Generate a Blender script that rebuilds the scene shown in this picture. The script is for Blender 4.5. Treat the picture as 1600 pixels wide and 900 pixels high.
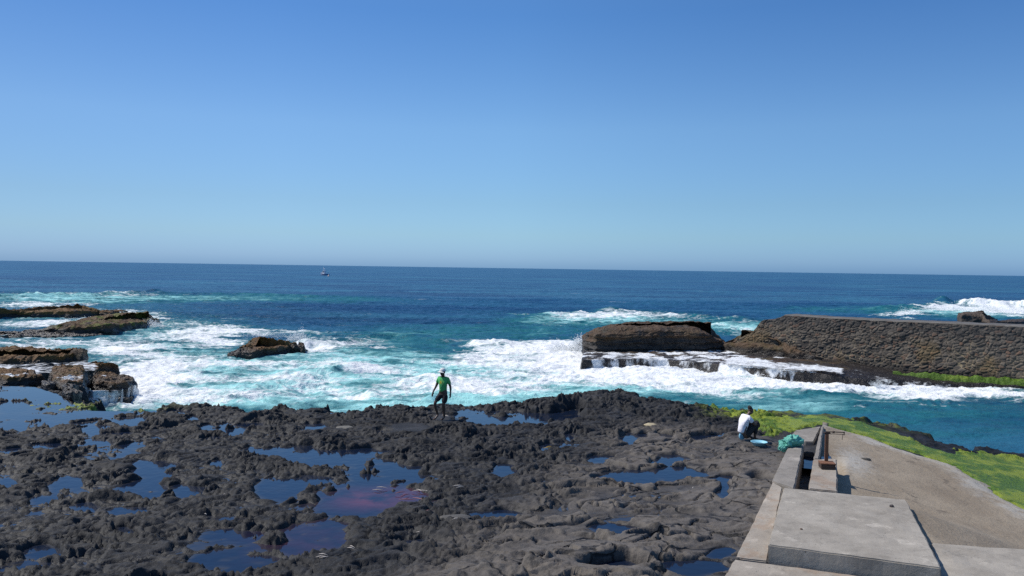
import bpy, bmesh, math, random
import numpy as np
from mathutils import Matrix, Vector

S = bpy.context.scene
for o in list(bpy.data.objects):
    bpy.data.objects.remove(o)
COL = S.collection
R = math.radians

# ------------------------------------------------------------------ camera, sky, sun, exposure
F = 1245.0            # focal length in photo pixels (photo 1600 wide)
CZ = 5.25
SEA = -1.3
_th, _ph = math.atan(31 / 1245), math.atan(24 / 1600)
FWD = np.array([0, math.cos(_th), -math.sin(_th)])
_r0 = np.array([1.0, 0, 0]); _u0 = np.cross(_r0, FWD)
RT = math.cos(_ph) * _r0 + math.sin(_ph) * _u0
UP = -math.sin(_ph) * _r0 + math.cos(_ph) * _u0
cam_d = bpy.data.cameras.new('camera'); cam = bpy.data.objects.new('camera', cam_d); COL.objects.link(cam)
cam_d.sensor_width = 36.0; cam_d.lens = 36.0 * F / 1600.0
cam_d.clip_start = 0.1; cam_d.clip_end = 90000
M = Matrix.Identity(4)
for i in range(3):
    M[i][0], M[i][1], M[i][2] = RT[i], UP[i], -FWD[i]
M[2][3] = CZ
cam.matrix_world = M
S.camera = cam

SUN_EL, SUN_AZ = 50.0, -76.0     # azimuth from the viewing direction (+Y), negative = left
world = bpy.data.worlds.new('World'); S.world = world; world.use_nodes = True
wn = world.node_tree; wn.nodes.clear()
sky = wn.nodes.new('ShaderNodeTexSky'); sky.sky_type = 'NISHITA'; sky.sun_disc = False
sky.sun_elevation = R(SUN_EL); sky.sun_rotation = R(SUN_AZ)
sky.altitude = 0; sky.air_density = 1.0; sky.dust_density = 0.6; sky.ozone_density = 3.0
bg = wn.nodes.new('ShaderNodeBackground'); bg.inputs[1].default_value = 0.12
wo = wn.nodes.new('ShaderNodeOutputWorld')
# clear-air tint of the sky: bluer towards the horizon than the model's yellow haze
tc = wn.nodes.new('ShaderNodeTexCoord'); sx = wn.nodes.new('ShaderNodeSeparateXYZ'); wn.links.new(tc.outputs['Generated'], sx.inputs[0])
def _ramp(src, stops):
    r = wn.nodes.new('ShaderNodeValToRGB'); wn.links.new(src, r.inputs[0])
    e = r.color_ramp.elements
    while len(e) < len(stops): e.new(0.5)
    for q, (p, c) in zip(e, stops): q.position = p; q.color = (*c, 1)
    return r.outputs[0]
def _mul(a, b):
    m_ = wn.nodes.new('ShaderNodeVectorMath'); m_.operation = 'MULTIPLY'; wn.links.new(a, m_.inputs[0]); wn.links.new(b, m_.inputs[1]); return m_.outputs[0]
_el = _ramp(sx.outputs['Z'], [(0.0, (.42, .78, 1.56)), (.012, (.48, .81, 1.50)), (.04, (.54, .82, 1.22)), (.08, (.56, .80, 1.08)), (.17, (.62, .87, 1.11)), (.30, (.43, .74, 1.07)), (.65, (.62, .85, 1.05))])
mr = wn.nodes.new('ShaderNodeMapRange'); wn.links.new(sx.outputs['X'], mr.inputs[0]); mr.inputs[1].default_value = -1; mr.inputs[2].default_value = 1
_az = _ramp(mr.outputs[0], [(.22, (.80, .78, .80)), (.36, (.98, .95, .95)), (.5, (1.06, 1.04, 1.02)), (.76, (.92, .93, .95))])
wn.links.new(_mul(_mul(sky.outputs[0], _el), _az), bg.inputs[0]); wn.links.new(bg.outputs[0], wo.inputs[0])
sd = bpy.data.lights.new('sun', 'SUN'); sd.energy = 4.3; sd.angle = R(0.53); sd.color = (1.0, 0.95, 0.88)
sun = bpy.data.objects.new('sun', sd); COL.objects.link(sun)
SDIR = Vector((math.sin(R(SUN_AZ)) * math.cos(R(SUN_EL)), math.cos(R(SUN_AZ)) * math.cos(R(SUN_EL)), math.sin(R(SUN_EL))))
sun.rotation_euler = SDIR.to_track_quat('Z', 'Y').to_euler()
vs = S.view_settings
S.display_settings.display_device = 'sRGB'
vs.view_transform = 'Standard'; vs.look = 'None'; vs.gamma = 1.0; vs.use_curve_mapping = False
vs.exposure = 0.0
S.cycles.use_denoising = False
S.cycles.denoiser = 'OPENIMAGEDENOISE'
S.cycles.denoising_input_passes = 'RGB_ALBEDO_NORMAL'
S.cycles.denoising_prefilter = 'ACCURATE'
S.cycles.max_bounces = 6; S.cycles.transparent_max_bounces = 12
S.cycles.sample_clamp_indirect = 4.0
S.cycles.caustics_reflective = False; S.cycles.caustics_refractive = False

# ------------------------------------------------------------------ projection and noise helpers
def P(u, v, z):
    d = RT * (u - 800) / F - UP * (v - 450) / F + FWD
    return np.array([0, 0, CZ]) + d * ((z - CZ) / d[2])

def uv_of(x, y, z):
    dz = z - CZ
    zc = y * FWD[1] + dz * FWD[2]
    zc = np.where(zc < 0.5, 0.5, zc)
    return 800 + F * (x * RT[0] + y * RT[1] + dz * RT[2]) / zc, 450 - F * (x * UP[0] + y * UP[1] + dz * UP[2]) / zc

def _hash(ix, iy, iz, seed):
    h = (ix.astype(np.uint32) * np.uint32(374761393) + iy.astype(np.uint32) * np.uint32(668265263)
         + iz.astype(np.uint32) * np.uint32(2147483647 - 58) + np.uint32((seed * 2654435761) & 0xffffffff))
    h = (h ^ (h >> np.uint32(13))) * np.uint32(1274126177)
    h = (h ^ (h >> np.uint32(15))) * np.uint32(2246822519)
    return h ^ (h >> np.uint32(16))

def perlin(x, y, z=None, seed=0):
    x = np.asarray(x, np.float32); y = np.asarray(y, np.float32)
    fx = np.floor(x); fy = np.floor(y)
    ix = fx.astype(np.int32); iy = fy.astype(np.int32)
    x = x - fx; y = y - fy
    sx = x * x * x * (x * (x * 6 - 15) + 10); sy = y * y * y * (y * (y * 6 - 15) + 10)
    if z is None:
        zz = np.zeros_like(ix)
        def g(dx, dy):
            a = (_hash(ix + dx, iy + dy, zz, seed) & np.uint32(0xffff)).astype(np.float32) * (2 * math.pi / 65536)
            return np.cos(a) * (x - dx) + np.sin(a) * (y - dy)
        a = g(0, 0); b = g(1, 0); c = g(0, 1); d = g(1, 1)
        a = a + sx * (b - a); c = c + sx * (d - c)
        return (a + sy * (c - a)) * 1.4
    z = np.asarray(z, np.float32); fz = np.floor(z); iz = fz.astype(np.int32); z = z - fz
    sz = z * z * z * (z * (z * 6 - 15) + 10)
    def g(dx, dy, dz):
        h = _hash(ix + dx, iy + dy, iz + dz, seed)
        gx = (h & np.uint32(255)).astype(np.float32) / 127.5 - 1
        gy = ((h >> np.uint32(8)) & np.uint32(255)).astype(np.float32) / 127.5 - 1
        gz = ((h >> np.uint32(16)) & np.uint32(255)).astype(np.float32) / 127.5 - 1
        return gx * (x - dx) + gy * (y - dy) + gz * (z - dz)
    r = []
    for dz in (0, 1):
        a = g(0, 0, dz); b = g(1, 0, dz); c = g(0, 1, dz); d = g(1, 1, dz)
        a = a + sx * (b - a); c = c + sx * (d - c)
        r.append(a + sy * (c - a))
    return (r[0] + sz * (r[1] - r[0])) * 1.3

def fbm(x, y, z=None, o=4, gain=0.5, seed=0, lac=2.03):
    t = 0; a = 1.0; f = 1.0; n = 0
    for i in range(o):
        t = t + a * perlin(x * f + 17.3 * i, y * f - 9.1 * i, None if z is None else z * f + 3.7 * i, seed + i)
        n += a; a *= gain; f *= lac
    return t / n

def ridged(x, y, z=None, o=4, gain=0.55, seed=0):
    t = 0; a = 1.0; f = 1.0; n = 0
    for i in range(o):
        r = 1 - np.abs(perlin(x * f + 7.3 * i, y * f - 5.1 * i, None if z is None else z * f + 3.7 * i, seed + i)) * 1.6
        t = t + a * np.clip(r, 0, 1) ** 1.6
        n += a; a *= gain; f *= 2.05
    return t / n

def worley(x, y, seed=0, jit=0.9):
    x = np.asarray(x, np.float32); y = np.asarray(y, np.float32)
    ix = np.floor(x).astype(np.int32); iy = np.floor(y).astype(np.int32)
    z0 = np.zeros_like(ix)
    f1 = np.full(x.shape, 9.0, np.float32); f2 = f1.copy(); idn = np.zeros(x.shape, np.uint32)
    for dx in (-1, 0, 1):
        for dy in (-1, 0, 1):
            h = _hash(ix + dx, iy + dy, z0, seed)
            px = ix + dx + 0.5 + jit * ((h & np.uint32(1023)).astype(np.float32) / 1023 - 0.5)
            py = iy + dy + 0.5 + jit * (((h >> np.uint32(10)) & np.uint32(1023)).astype(np.float32) / 1023 - 0.5)
            d = np.sqrt((px - x) ** 2 + (py - y) ** 2)
            near = d < f1
            f2 = np.where(near, f1, np.minimum(f2, d))
            idn = np.where(near, h, idn); f1 = np.where(near, d, f1)
    return f1, f2, idn

def sstep(a, b, x):
    t = np.clip((x - a) / (b - a), 0, 1)
    return t * t * (3 - 2 * t)

def line_dist(x, y, pts):
    d = np.full(x.shape, 1e9, np.float32)
    for (ax, ay), (bx, by) in zip(pts[:-1], pts[1:]):
        ex, ey = bx - ax, by - ay
        t = np.clip(((x - ax) * ex + (y - ay) * ey) / max(ex * ex + ey * ey, 1e-9), 0, 1)
        d = np.minimum(d, (x - ax - t * ex) ** 2 + (y - ay - t * ey) ** 2)
    return np.sqrt(d)

def inside(x, y, pts):
    c = np.zeros(x.shape, bool); n = len(pts)
    for i in range(n):
        ax, ay = pts[i]; bx, by = pts[(i + 1) % n]
        if ay == by: continue
        c ^= ((ay > y) != (by > y)) & (x < (bx - ax) * (y - ay) / (by - ay) + ax)
    return c

# ------------------------------------------------------------------ object helpers
def tag(o, label=None, cat=None, group=None, kind=None):
    if label: o['label'] = label
    if cat: o['category'] = cat
    if group: o['group'] = group
    if kind: o['kind'] = kind
    return o

def link(name, me, mat=None, parent=None, smooth=True):
    o = bpy.data.objects.new(name, me); COL.objects.link(o)
    if mat: me.materials.append(mat)
    if smooth:
        me.polygons.foreach_set('use_smooth', np.ones(len(me.polygons), bool))
    if parent: o.parent = parent
    return o

def grid_mesh(name, co, nr, nc, keep=None, attrs=None, closed=False):
    """co: (nr*nc,3); quads between rows and columns; keep: bool per quad"""
    idx = np.arange(nr * nc).reshape(nr, nc)
    if closed: idx = np.concatenate([idx, idx[:, :1]], 1)
    q = np.stack([idx[:-1, :-1], idx[:-1, 1:], idx[1:, 1:], idx[1:, :-1]], -1).reshape(-1, 4)
    if keep is not None: q = q[keep.reshape(-1)]
    used = np.zeros(nr * nc, bool); used[q.reshape(-1)] = True
    remap = np.cumsum(used) - 1
    q = remap[q]; co = co[used]
    me = bpy.data.meshes.new(name)
    me.vertices.add(len(co)); me.vertices.foreach_set('co', co.astype(np.float32).reshape(-1))
    me.loops.add(q.size); me.loops.foreach_set('vertex_index', q.reshape(-1).astype(np.int32))
    me.polygons.add(len(q)); me.polygons.foreach_set('loop_start', np.arange(0, q.size, 4, dtype=np.int32))
    me.update(calc_edges=True)
    for k, a in (attrs or {}).items():
        at = me.attributes.new(k, 'FLOAT', 'POINT'); at.data.foreach_set('value', np.asarray(a, np.float32).reshape(-1)[used])
    return me

def raw_mesh(name, co, faces):
    me = bpy.data.meshes.new(name); me.from_pydata([tuple(map(float, c)) for c in co], [], [tuple(map(int, f)) for f in faces]); me.update(); return me

def empty(name, loc=(0, 0, 0), rz=0):
    o = bpy.data.objects.new(name, None); COL.objects.link(o); o.location = loc; o.rotation_euler = (0, 0, rz); o.empty_display_size = 0.2
    return o

class NT:
    """small node builder"""
    def __init__(s, name):
        s.m = bpy.data.materials.new(name); s.m.use_nodes = True
        s.t = s.m.node_tree; s.t.nodes.clear()
        s.out = s.n('ShaderNodeOutputMaterial')
        s.co = s.n('ShaderNodeTexCoord').outputs['Object']
    def n(s, k, **kw):
        nd = s.t.nodes.new(k)
        for a, b in kw.items(): setattr(nd, a, b)
        return nd
    def put(s, sock, v):
        if isinstance(v, bpy.types.NodeSocket): s.t.links.new(v, sock)
        elif v is not None:
            if isinstance(v, (tuple, list)) and len(v) == 3 and sock.type == 'RGBA': v = (*v, 1)
            sock.default_value = v
    def noise(s, scale, detail=4, rough=0.55, vec=None, dist=0.0):
        nd = s.n('ShaderNodeTexNoise'); s.put(nd.inputs['Vector'], vec or s.co)
        nd.inputs['Scale'].default_value = scale; nd.inputs['Detail'].default_value = detail
        nd.inputs['Roughness'].default_value = rough; nd.inputs['Distortion'].default_value = dist
        return nd.outputs['Fac']
    def noisec(s, scale, detail=4, rough=0.55, vec=None):
        nd = s.n('ShaderNodeTexNoise'); s.put(nd.inputs['Vector'], vec or s.co)
        nd.inputs['Scale'].default_value = scale; nd.inputs['Detail'].default_value = detail
        nd.inputs['Roughness'].default_value = rough
        return nd.outputs['Color']
    def vor(s, scale, vec=None, feature='F1', out='Distance'):
        nd = s.n('ShaderNodeTexVoronoi', feature=feature); s.put(nd.inputs['Vector'], vec or s.co)
        nd.inputs['Scale'].default_value = scale
        return nd.outputs[out]
    def scl(s, v, vec=None):
        nd = s.n('ShaderNodeMapping'); s.put(nd.inputs['Vector'], vec or s.co); nd.inputs['Scale'].default_value = v
        return nd.outputs[0]
    def vmath(s, op, a, b):
        nd = s.n('ShaderNodeVectorMath', operation=op); s.put(nd.inputs[0], a); s.put(nd.inputs[1], b); return nd.outputs[0]
    def warp(s, vec, scale, amt):
        c = s.vmath('SUBTRACT', s.noisec(scale, 3, 0.5, vec), (0.5, 0.5, 0.5))
        nd = s.n('ShaderNodeVectorMath', operation='SCALE'); s.put(nd.inputs[0], c); nd.inputs['Scale'].default_value = amt
        return s.vmath('ADD', vec, nd.outputs[0])
    def math(s, op, a, b=None, c=None, clamp=False):
        nd = s.n('ShaderNodeMath', operation=op, use_clamp=clamp)
        s.put(nd.inputs[0], a)
        if b is not None: s.put(nd.inputs[1], b)
        if c is not None: s.put(nd.inputs[2], c)
        return nd.outputs[0]
    def smooth(s, x, a, b):
        nd = s.n('ShaderNodeMapRange', interpolation_type='SMOOTHSTEP'); s.put(nd.inputs[0], x)
        s.put(nd.inputs[1], a); s.put(nd.inputs[2], b); return nd.outputs[0]
    def mix(s, f, a, b, blend='MIX'):
        nd = s.n('ShaderNodeMix', data_type='RGBA', blend_type=blend)
        s.put(nd.inputs[0], f); s.put(nd.inputs[6], a); s.put(nd.inputs[7], b); return nd.outputs[2]
    def attr(s, name): return s.n('ShaderNodeAttribute', attribute_name=name).outputs['Fac']
    def bump(s, h, strength=1.0, dist=0.02, normal=None):
        nd = s.n('ShaderNodeBump'); nd.inputs['Strength'].default_value = strength; nd.inputs['Distance'].default_value = dist
        s.put(nd.inputs['Height'], h); s.put(nd.inputs['Normal'], normal); return nd.outputs[0]
    def bsdf(s, col, rough=0.7, normal=None, spec=0.5, ior=1.5, alpha=None, **kw):
        b = s.n('ShaderNodeBsdfPrincipled'); s.put(b.inputs['Base Color'], col); s.put(b.inputs['Roughness'], rough)
        s.put(b.inputs['Normal'], normal); s.put(b.inputs['Specular IOR Level'], spec); b.inputs['IOR'].default_value = ior
        if alpha is not None: s.put(b.inputs['Alpha'], alpha)
        for k, v in kw.items(): s.put(b.inputs[k], v)
        s.t.links.new(b.outputs[0], s.out.inputs[0])
        return s.m

def simple(name, col, rough=0.6, var=0.25, scale=8.0, bump=0.0, metal=0.0, spec=0.5):
    n = NT(name)
    f = n.noise(scale, 5, 0.6)
    c = n.mix(f, tuple(x * (1 - var) for x in col), tuple(min(1, x * (1 + var)) for x in col))
    return n.bsdf(c, rough, n.bump(n.noise(scale * 3, 4), 1.0, bump) if bump else None, spec=spec, Metallic=metal)

# ------------------------------------------------------------------ materials of the setting
def mat_lava():
    n = NT('black_lava')
    big = n.noise(0.9, 4, 0.6); med = n.noise(5, 6, 0.65); fine = n.noise(24, 6, 0.7)
    c = n.mix(n.smooth(big, 0.35, 0.65), (0.011, 0.0118, 0.0142), (0.031, 0.0312, 0.0335))
    c = n.mix(n.attr('smooth_rock'), c, n.mix(med, (0.085, 0.074, 0.064), (0.160, 0.140, 0.120)))
    c = n.mix(n.math('MULTIPLY', n.smooth(fine, 0.5, 0.75), 0.5), c, (0.092, 0.090, 0.090))
    c = n.mix(n.math('MULTIPLY', n.smooth(med, 0.5, 0.3), 0.6), c, (0.018, 0.018, 0.019))
    # pale salt and grit specks
    sp = n.math('MULTIPLY', n.smooth(n.vor(7.0), 0.09, 0.03), n.smooth(n.noise(1.7, 3), 0.52, 0.6))
    c = n.mix(n.math('MULTIPLY', sp, 0.5), c, (0.3, 0.27, 0.23))
    ck = n.smooth(n.vor(0.95, n.warp(n.warp(n.scl((0.8, 1.2, 1)), 1.2, 0.7), 5.0, 0.10), 'DISTANCE_TO_EDGE'), 0.035, 0.008)
    ck = n.math('MULTIPLY', n.math('MULTIPLY', ck, n.attr('smooth_rock')), n.smooth(n.noise(0.8, 3), 0.42, 0.52))
    c = n.mix(n.math('MULTIPLY', ck, 0.85), c, (0.014, 0.013, 0.013))
    sl = n.math('MULTIPLY', n.smooth(n.noise(1.3, 6, 0.7, n.vmath('ADD', n.co, (5, 2, 7))), 0.60, 0.72), 0.35)
    c = n.mix(sl, c, (0.11, 0.105, 0.10))
    wet = n.attr('wet')
    c = n.mix(n.math('MULTIPLY', wet, 0.65), c, (0.012, 0.013, 0.015))
    g = n.math('MULTIPLY', n.attr('green'), n.smooth(n.noise(3.5, 5, 0.65), 0.42, 0.55))
    c = n.mix(g, c, n.mix(n.noise(9, 4), (0.055, 0.085, 0.008), (0.20, 0.23, 0.018)))
    r = n.math('MULTIPLY_ADD', wet, -0.2, 0.75)
    rg = n.n('ShaderNodeTexNoise', noise_type='RIDGED_MULTIFRACTAL'); n.put(rg.inputs['Vector'], n.warp(n.scl((0.8, 1.1, 1.2)), 3.0, 0.25))
    rg.inputs['Scale'].default_value = 3.2; rg.inputs['Detail'].default_value = 7; rg.inputs['Roughness'].default_value = 0.55
    h = n.math('ADD', n.math('MULTIPLY', n.noise(9, 8, 0.65), 0.7), n.math('MULTIPLY', rg.outputs['Fac'], 0.28))
    h = n.math('SUBTRACT', h, n.math('MULTIPLY', ck, 0.8))
    return n.bsdf(c, r, n.bump(h, 0.8, 0.05), spec=0.3)

def mat_pool():
    n = NT('pool_water')
    p = n.attr('stain')
    pn = n.math('MULTIPLY', p, n.smooth(n.noise(1.3, 4, 0.6, dist=0.6), 0.25, 0.65), clamp=True)
    c = n.mix(n.attr('shallow'), (0.007, 0.013, 0.030), (0.040, 0.038, 0.036))
    c = n.mix(pn, c, (0.12, 0.035, 0.052))
    h = n.noise(5, 3, 0.5)
    return n.bsdf(c, 0.05, n.bump(h, 0.35, 0.010), spec=0.5, ior=1.33)

def mat_sea():
    n = NT('sea_water')
    aer, foam, deep = n.attr('aer'), n.attr('foam'), n.attr('deep')
    flat = n.scl((1, 1, 0.0))
    w1 = n.warp(n.scl((0.55, 1.0, 0), flat), 0.35, 1.3)
    big = n.noise(0.22, 4, 0.6, w1)
    streak = n.noise(0.55, 7, 0.68, n.warp(n.scl((0.42, 1.0, 0), flat), 0.5, 1.2))
    fine = n.noise(2.4, 6, 0.7, n.warp(n.scl((0.6, 1, 0), flat), 1.1, 0.6))
    # lace: cell borders, warped
    lv = n.warp(n.warp(n.scl((0.75, 1.15, 0), flat), 0.7, 1.3), 3.0, 0.35)
    lace = n.smooth(n.vor(0.75, lv, 'DISTANCE_TO_EDGE'), 0.16, 0.0)
    lace2 = n.smooth(n.vor(1.9, lv, 'DISTANCE_TO_EDGE'), 0.17, 0.0)
    tex = n.math('ADD', n.math('MULTIPLY', streak, 0.62), n.math('MULTIPLY', big, 0.28))
    tex = n.math('ADD', tex, n.math('MULTIPLY', fine, 0.20))
    tex = n.math('ADD', tex, n.math('MULTIPLY', lace, 0.10))
    tex = n.math('ADD', tex, n.math('MULTIPLY', lace2, 0.07))      # about 0.3..0.85, mean 0.58
    th = n.math('MULTIPLY_ADD', foam, -0.46, 0.86)
    f = n.smooth(tex, n.math('SUBTRACT', th, 0.05), n.math('ADD', th, 0.25))
    f = n.math('MULTIPLY', f, n.smooth(foam, 0.02, 0.16))
    # deep water: navy with patches of teal
    far = n.noise(0.045, 9, 0.72, n.scl((0.30, 1, 0), flat))
    far2 = n.noise(0.011, 4, 0.6, n.scl((0.16, 1, 0), flat))
    dc = n.mix(n.smooth(far, 0.40, 0.60), (0.008, 0.050, 0.125), (0.028, 0.130, 0.215))
    dc = n.mix(n.math('MULTIPLY', n.smooth(far2, 0.42, 0.6), 0.5), dc, (0.008, 0.060, 0.160))
    wc = n.math('MULTIPLY', n.smooth(n.noise(0.10, 8, 0.72, n.scl((0.22, 1, 0), flat)), 0.62, 0.70), n.smooth(far, 0.44, 0.56))
    dc = n.mix(n.math('MULTIPLY', wc, 0.55), dc, (0.55, 0.62, 0.66))
    dc = n.mix(deep, dc, (0.006, 0.034, 0.085))
    av = n.math('MULTIPLY', aer, n.math('MULTIPLY_ADD', n.smooth(streak, 0.3, 0.72), 0.75, 0.4), clamp=True)
    a1 = n.mix(n.smooth(av, 0.0, 0.42), dc, (0.017, 0.138, 0.165))
    a2 = n.mix(n.smooth(av, 0.30, 0.95), a1, (0.34, 0.69, 0.68))
    c = n.mix(f, a2, (0.86, 0.88, 0.88))
    rough = n.math('MULTIPLY_ADD', f, 0.4, 0.36)
    spec = n.math('MULTIPLY_ADD', f, -0.1, 0.22)
    rip = n.math('ADD', n.noise(0.9, 6, 0.65, n.scl((0.6, 1.0, 0.0), flat)), n.math('MULTIPLY', n.noise(0.12, 3, 0.5, n.scl((0.4, 1, 0), flat)), 1.5))
    nb = n.bump(rip, 0.9, 0.45)
    nb = n.bump(n.math('MULTIPLY', f, n.math('ADD', fine, streak)), 0.4, 0.16, nb)
    return n.bsdf(c, rough, nb, spec=spec, ior=1.33)

def mat_searock(name, brown=0.6, green=0.2, base=(0.046, 0.036, 0.028), top=None):
    n = NT(name)
    med = n.noise(2.2, 7, 0.68); fine = n.noise(9, 6, 0.7)
    c = n.mix(n.smooth(med, 0.35, 0.68), tuple(x * 0.5 for x in base), tuple(x * 1.6 for x in base))
    c = n.mix(n.math('MULTIPLY', n.smooth(fine, 0.52, 0.75), 0.5), c, (0.15, 0.13, 0.11))
    up = n.attr('top')
    wdn = n.noise(0.7, 5, 0.62)
    bm = n.math('MULTIPLY', n.math('MULTIPLY', up, brown), n.smooth(wdn, 0.30, 0.48), clamp=True)
    c = n.mix(bm, c, n.mix(fine, (0.062, 0.029, 0.008), (0.20, 0.093, 0.022)))
    gm = n.math('MULTIPLY', n.math('MULTIPLY', up, green), n.smooth(n.noise(0.9, 5, 0.6, n.vmath('ADD', n.co, (7, 3, 1))), 0.48, 0.6), clamp=True)
    c = n.mix(gm, c, n.mix(fine, (0.05, 0.06, 0.008), (0.15, 0.16, 0.02)))
    wet = n.attr('wet')
    c = n.mix(n.math('MULTIPLY', wet, 0.7), c, (0.014, 0.012, 0.012))
    wh = n.attr('wash')
    wf = n.math('MULTIPLY', n.smooth(n.math('ADD', n.noise(1.6, 6, 0.7, n.scl((1, 1, 0.4))), wh), 0.95, 1.15), n.smooth(wh, 0.05, 0.3))
    c = n.mix(wf, c, (0.8, 0.82, 0.83))
    h = n.math('ADD', n.noise(5, 8, 0.7), n.math('MULTIPLY', n.smooth(n.vor(7), 0.0, 0.4), 0.35))
    return n.bsdf(c, n.math('MULTIPLY_ADD', wet, -0.35, 0.75), n.bump(h, 1.0, 0.10), spec=0.4)

def mat_concrete(name, c0, c1, stain=(0.10, 0.09, 0.08), st=0.5, worn=0.0):
    n = NT(name)
    big = n.noise(0.9, 7, 0.7, n.warp(n.co, .8, .6)); med = n.noise(2.2, 7, 0.7, n.warp(n.co, 1.5, 0.5)); fine = n.noise(60, 4, 0.7)
    c = n.mix(n.smooth(big, 0.3, 0.7), c0, c1)
    c = n.mix(n.math('MULTIPLY', n.smooth(med, 0.52, 0.72), st), c, stain)
    c = n.mix(n.math('MULTIPLY', n.smooth(n.noise(2.3, 6, 0.7, n.vmath('ADD', n.co, (4, 8, 2))), 0.57, 0.66), 0.5), c, tuple(min(0.6, x * 1.45) for x in c1))
    if worn: c = n.mix(n.math('MULTIPLY', n.smooth(n.noise(1.6, 5, 0.7, n.vmath('ADD', n.co, (1, 2, 9))), 0.5, 0.6), worn), c, (0.30, 0.20, 0.13))
    c = n.mix(n.math('MULTIPLY', n.smooth(fine, 0.4, 0.75), 0.2), c, tuple(x * 0.55 for x in c0))
    # hairline cracks
    
    pitm = n.math('MULTIPLY', n.smooth(n.vor(9, n.warp(n.co, 6, .1)), .14, .06), n.smooth(n.noise(2.1, 4, .6, n.vmath('ADD', n.co, (8, 1, 5))), .50, .60))
    c = n.mix(n.math('MULTIPLY', pitm, .7), c, tuple(x * 0.35 for x in c0))
    drip = n.smooth(n.noise(3.0, 5, .65, n.scl((1, 1, .18))), .56, .70)
    c = n.mix(n.math('MULTIPLY', drip, .35), c, tuple(x * 0.55 for x in c0))
    h = n.math('ADD', n.noise(9, 7, 0.7), n.math('MULTIPLY', fine, 0.3))
    return n.bsdf(c, 0.85, n.bump(n.math('SUBTRACT', h, pitm), 0.55, 0.02), spec=0.3)

LAVA, POOL, SEAM = mat_lava(), mat_pool(), mat_sea()

# ------------------------------------------------------------------ wall frame (the sea wall runs 22.3 degrees right of the view)
WA = R(22.3); SA, CA = math.sin(WA), math.cos(WA)
def ab(x, y): return x * SA + y * CA, x * CA - y * SA
def wf(a, b, z): return np.array([a * SA + b * CA, a * CA - b * SA, z])
def ramp_z(a, b): return -0.1 + 0.0165 * (a - 21) - 0.17 * (np.maximum(b, -0.4) - 0.11)
def Pramp(u, v, dz=0.0):
    d = RT * (u - 800) / F - UP * (v - 450) / F + FWD
    da, db = ab(d[0], d[1])
    t = (-0.1 - 0.0165 * 21 + 0.17 * 0.11 + dz - CZ) / (d[2] - 0.0165 * da + 0.17 * db)
    if t * db < -0.4:
        t = (-0.1 - 0.0165 * 21 + 0.17 * 0.51 + dz - CZ) / (d[2] - 0.0165 * da)
    return np.array([0, 0, CZ]) + d * t

# ------------------------------------------------------------------ lava shelf (one heightfield)
RIM = np.array([(-200, 0.0), (100, 0.0), (160, 0.12), (300, 0.2), (390, 0.1), (500, 0.22), (650, 0.2), (735, 0.1), (760, 0.12), (835, 0.4), (940, 0.62), (1000, 0.55), (1060, 0.35), (1110, 0.18), (1150, 0.1)])
coast_px = [(-160, 596), (0, 600), (70, 603), (108, 614), (135, 628), (160, 634), (230, 633), (290, 627), (345, 634), (385, 641), (440, 637), (510, 633), (600, 631), (650, 629),
            (690, 627), (735, 632), (775, 627), (835, 615), (880, 614), (940, 605), (995, 609), (1040, 620), (1080, 626), (1110, 630), (1150, 638)]
COAST = [tuple(P(u, v, np.interp(u, RIM[:, 0], RIM[:, 1]))[:2]) for u, v in coast_px]
coast_r = [(1200, 645), (1280, 646), (1320, 653), (1360, 660), (1410, 668), (1455, 684), (1470, 700), (1530, 704), (1600, 716), (1680, 728)]
COAST += [tuple(Pramp(u, v, -0.1)[:2]) for u, v in coast_r]
LAND = COAST + [(30, 20), (30, 5), (-40, 5), (-40, COAST[0][1])]
ALG_IN = [tuple(Pramp(u, v)[:2]) for u, v in [(1680, 835), (1600, 800), (1560, 781), (1520, 752), (1470, 724), (1400, 702), (1350, 684), (1310, 674), (1285, 666)]]

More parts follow.
